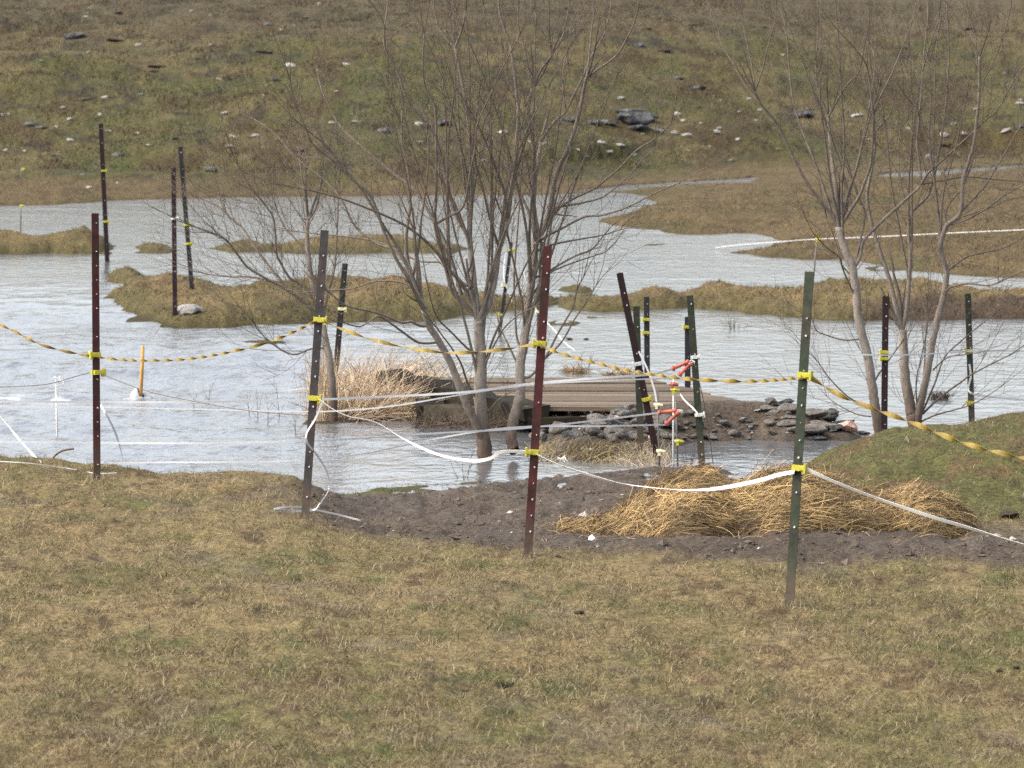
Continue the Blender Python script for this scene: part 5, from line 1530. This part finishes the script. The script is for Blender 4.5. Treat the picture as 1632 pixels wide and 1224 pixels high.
gx = (heap_h(sx[:, 0] + e, sx[:, 1]) - heap_h(sx[:, 0] - e, sx[:, 1])) / (2 * e)
gy = (heap_h(sx[:, 0], sx[:, 1] + e) - heap_h(sx[:, 0], sx[:, 1] - e)) / (2 * e)
nrm = np.stack([-gx, -gy, np.ones(ns)], 1); nrm /= np.linalg.norm(nrm, axis=1)[:, None]
flow = fbm(sx[:, 0] * 3, sx[:, 1] * 3, 124, 2) * 2.4
an = flow + rng.normal(0, 1.15, ns)
t_ = np.stack([np.cos(an), np.sin(an) * .6, np.sin(an) * -.35], 1)
t_ = t_ - nrm * (t_ * nrm).sum(1)[:, None]; t_ /= np.linalg.norm(t_, axis=1)[:, None]
LL = rng.uniform(.04, .16, ns); wd = rng.uniform(.0012, .0027, ns)
wv_ = np.cross(t_, nrm + rng.normal(0, .5, (ns, 3))); wv_ /= np.linalg.norm(wv_, axis=1)[:, None]
c0 = np.stack([sx[:, 0], sx[:, 1], sz], 1) + nrm * rng.uniform(.0, .022, ns)[:, None]
lift = rng.normal(.0, .022, ns)
lift[rng.random(ns) < .10] += .045
cols_ = np.array([0.395, 0.262, 0.108])[None] * rng.uniform(.4, 1.3, ns)[:, None]
dk = rng.random(ns) < .30
cols_[dk] = np.array([0.125, 0.080, 0.035]) * rng.uniform(.5, 1.1, dk.sum())[:, None]
cols_ *= (0.78 + 0.75 * fbm(sx[:, 0] * 7, sx[:, 1] * 7 + sx[:, 2] * 6, 125, 3))[:, None].clip(0.35, 1.35)
bent = rng.normal(0, .25, ns)
rows_ = []
for i, tt in enumerate((-.5, -.15, .2, .5)):
    q = c0 + t_ * (LL * tt)[:, None] + nrm * (lift * (tt + .5))[:, None] + np.cross(t_, nrm) * (bent * LL * (tt * tt - .1))[:, None]
    q[:, 2] -= 0.02 * (tt ** 2) * 2
    rows_ += [q - wv_ * (wd / 2)[:, None], q + wv_ * (wd / 2)[:, None]]
SV = np.stack(rows_, 1).reshape(-1, 3)
k = np.arange(ns) * 8 + len(HX)
SF = np.concatenate([np.stack([k + 2 * i, k + 2 * i + 1, k + 2 * i + 3, k + 2 * i + 2], 1) for i in range(3)])
V.append(SV); CC.append(np.repeat(cols_, 8, 0)); FF.append(SF)
# loose straws trodden into the mud around
V = np.concatenate(V); CC = np.clip(np.concatenate(CC), .01, .9); FF = np.concatenate(FF)
o0 = Vector((float(np.mean(hx)), YC, -0.1))
heap = new_mesh('straw_heap', V - np.array(o0)[None], FF, [M_strawm], cols=CC, smooth=False, loc=o0)
tag(heap, 'long low heap of golden straw dumped on the mud', 'straw heap')

# splash round the wooden stake
random.seed(66)
c0_ = wp0
NA, NB = 26, 7
V = []; Fc = []
for j in range(NB):
    t = j / (NB - 1)
    for i in range(NA):
        an = 2 * math.pi * i / NA
        r = (0.085 - 0.060 * t ** 1.4) * (1 + .22 * math.sin(3 * an + 1) + .16 * random.uniform(-1, 1))
        z_ = 0.085 * math.sin(t * math.pi * .5) * (0.62 + .38 * math.cos(an - 2.6)) + random.uniform(-.009, .009)
        V.append((r * math.cos(an) - .03 * t * 0, r * .8 * math.sin(an), z_ - 0.02))
for j in range(NB - 1):
    for i in range(NA):
        Fc.append((j * NA + i, j * NA + (i + 1) % NA, (j + 1) * NA + (i + 1) % NA, (j + 1) * NA + i))
o = new_mesh('splash', V, Fc, [M_splash], loc=c0_)
tag(o, 'white hump of water piled up around the wooden stake', 'splash')
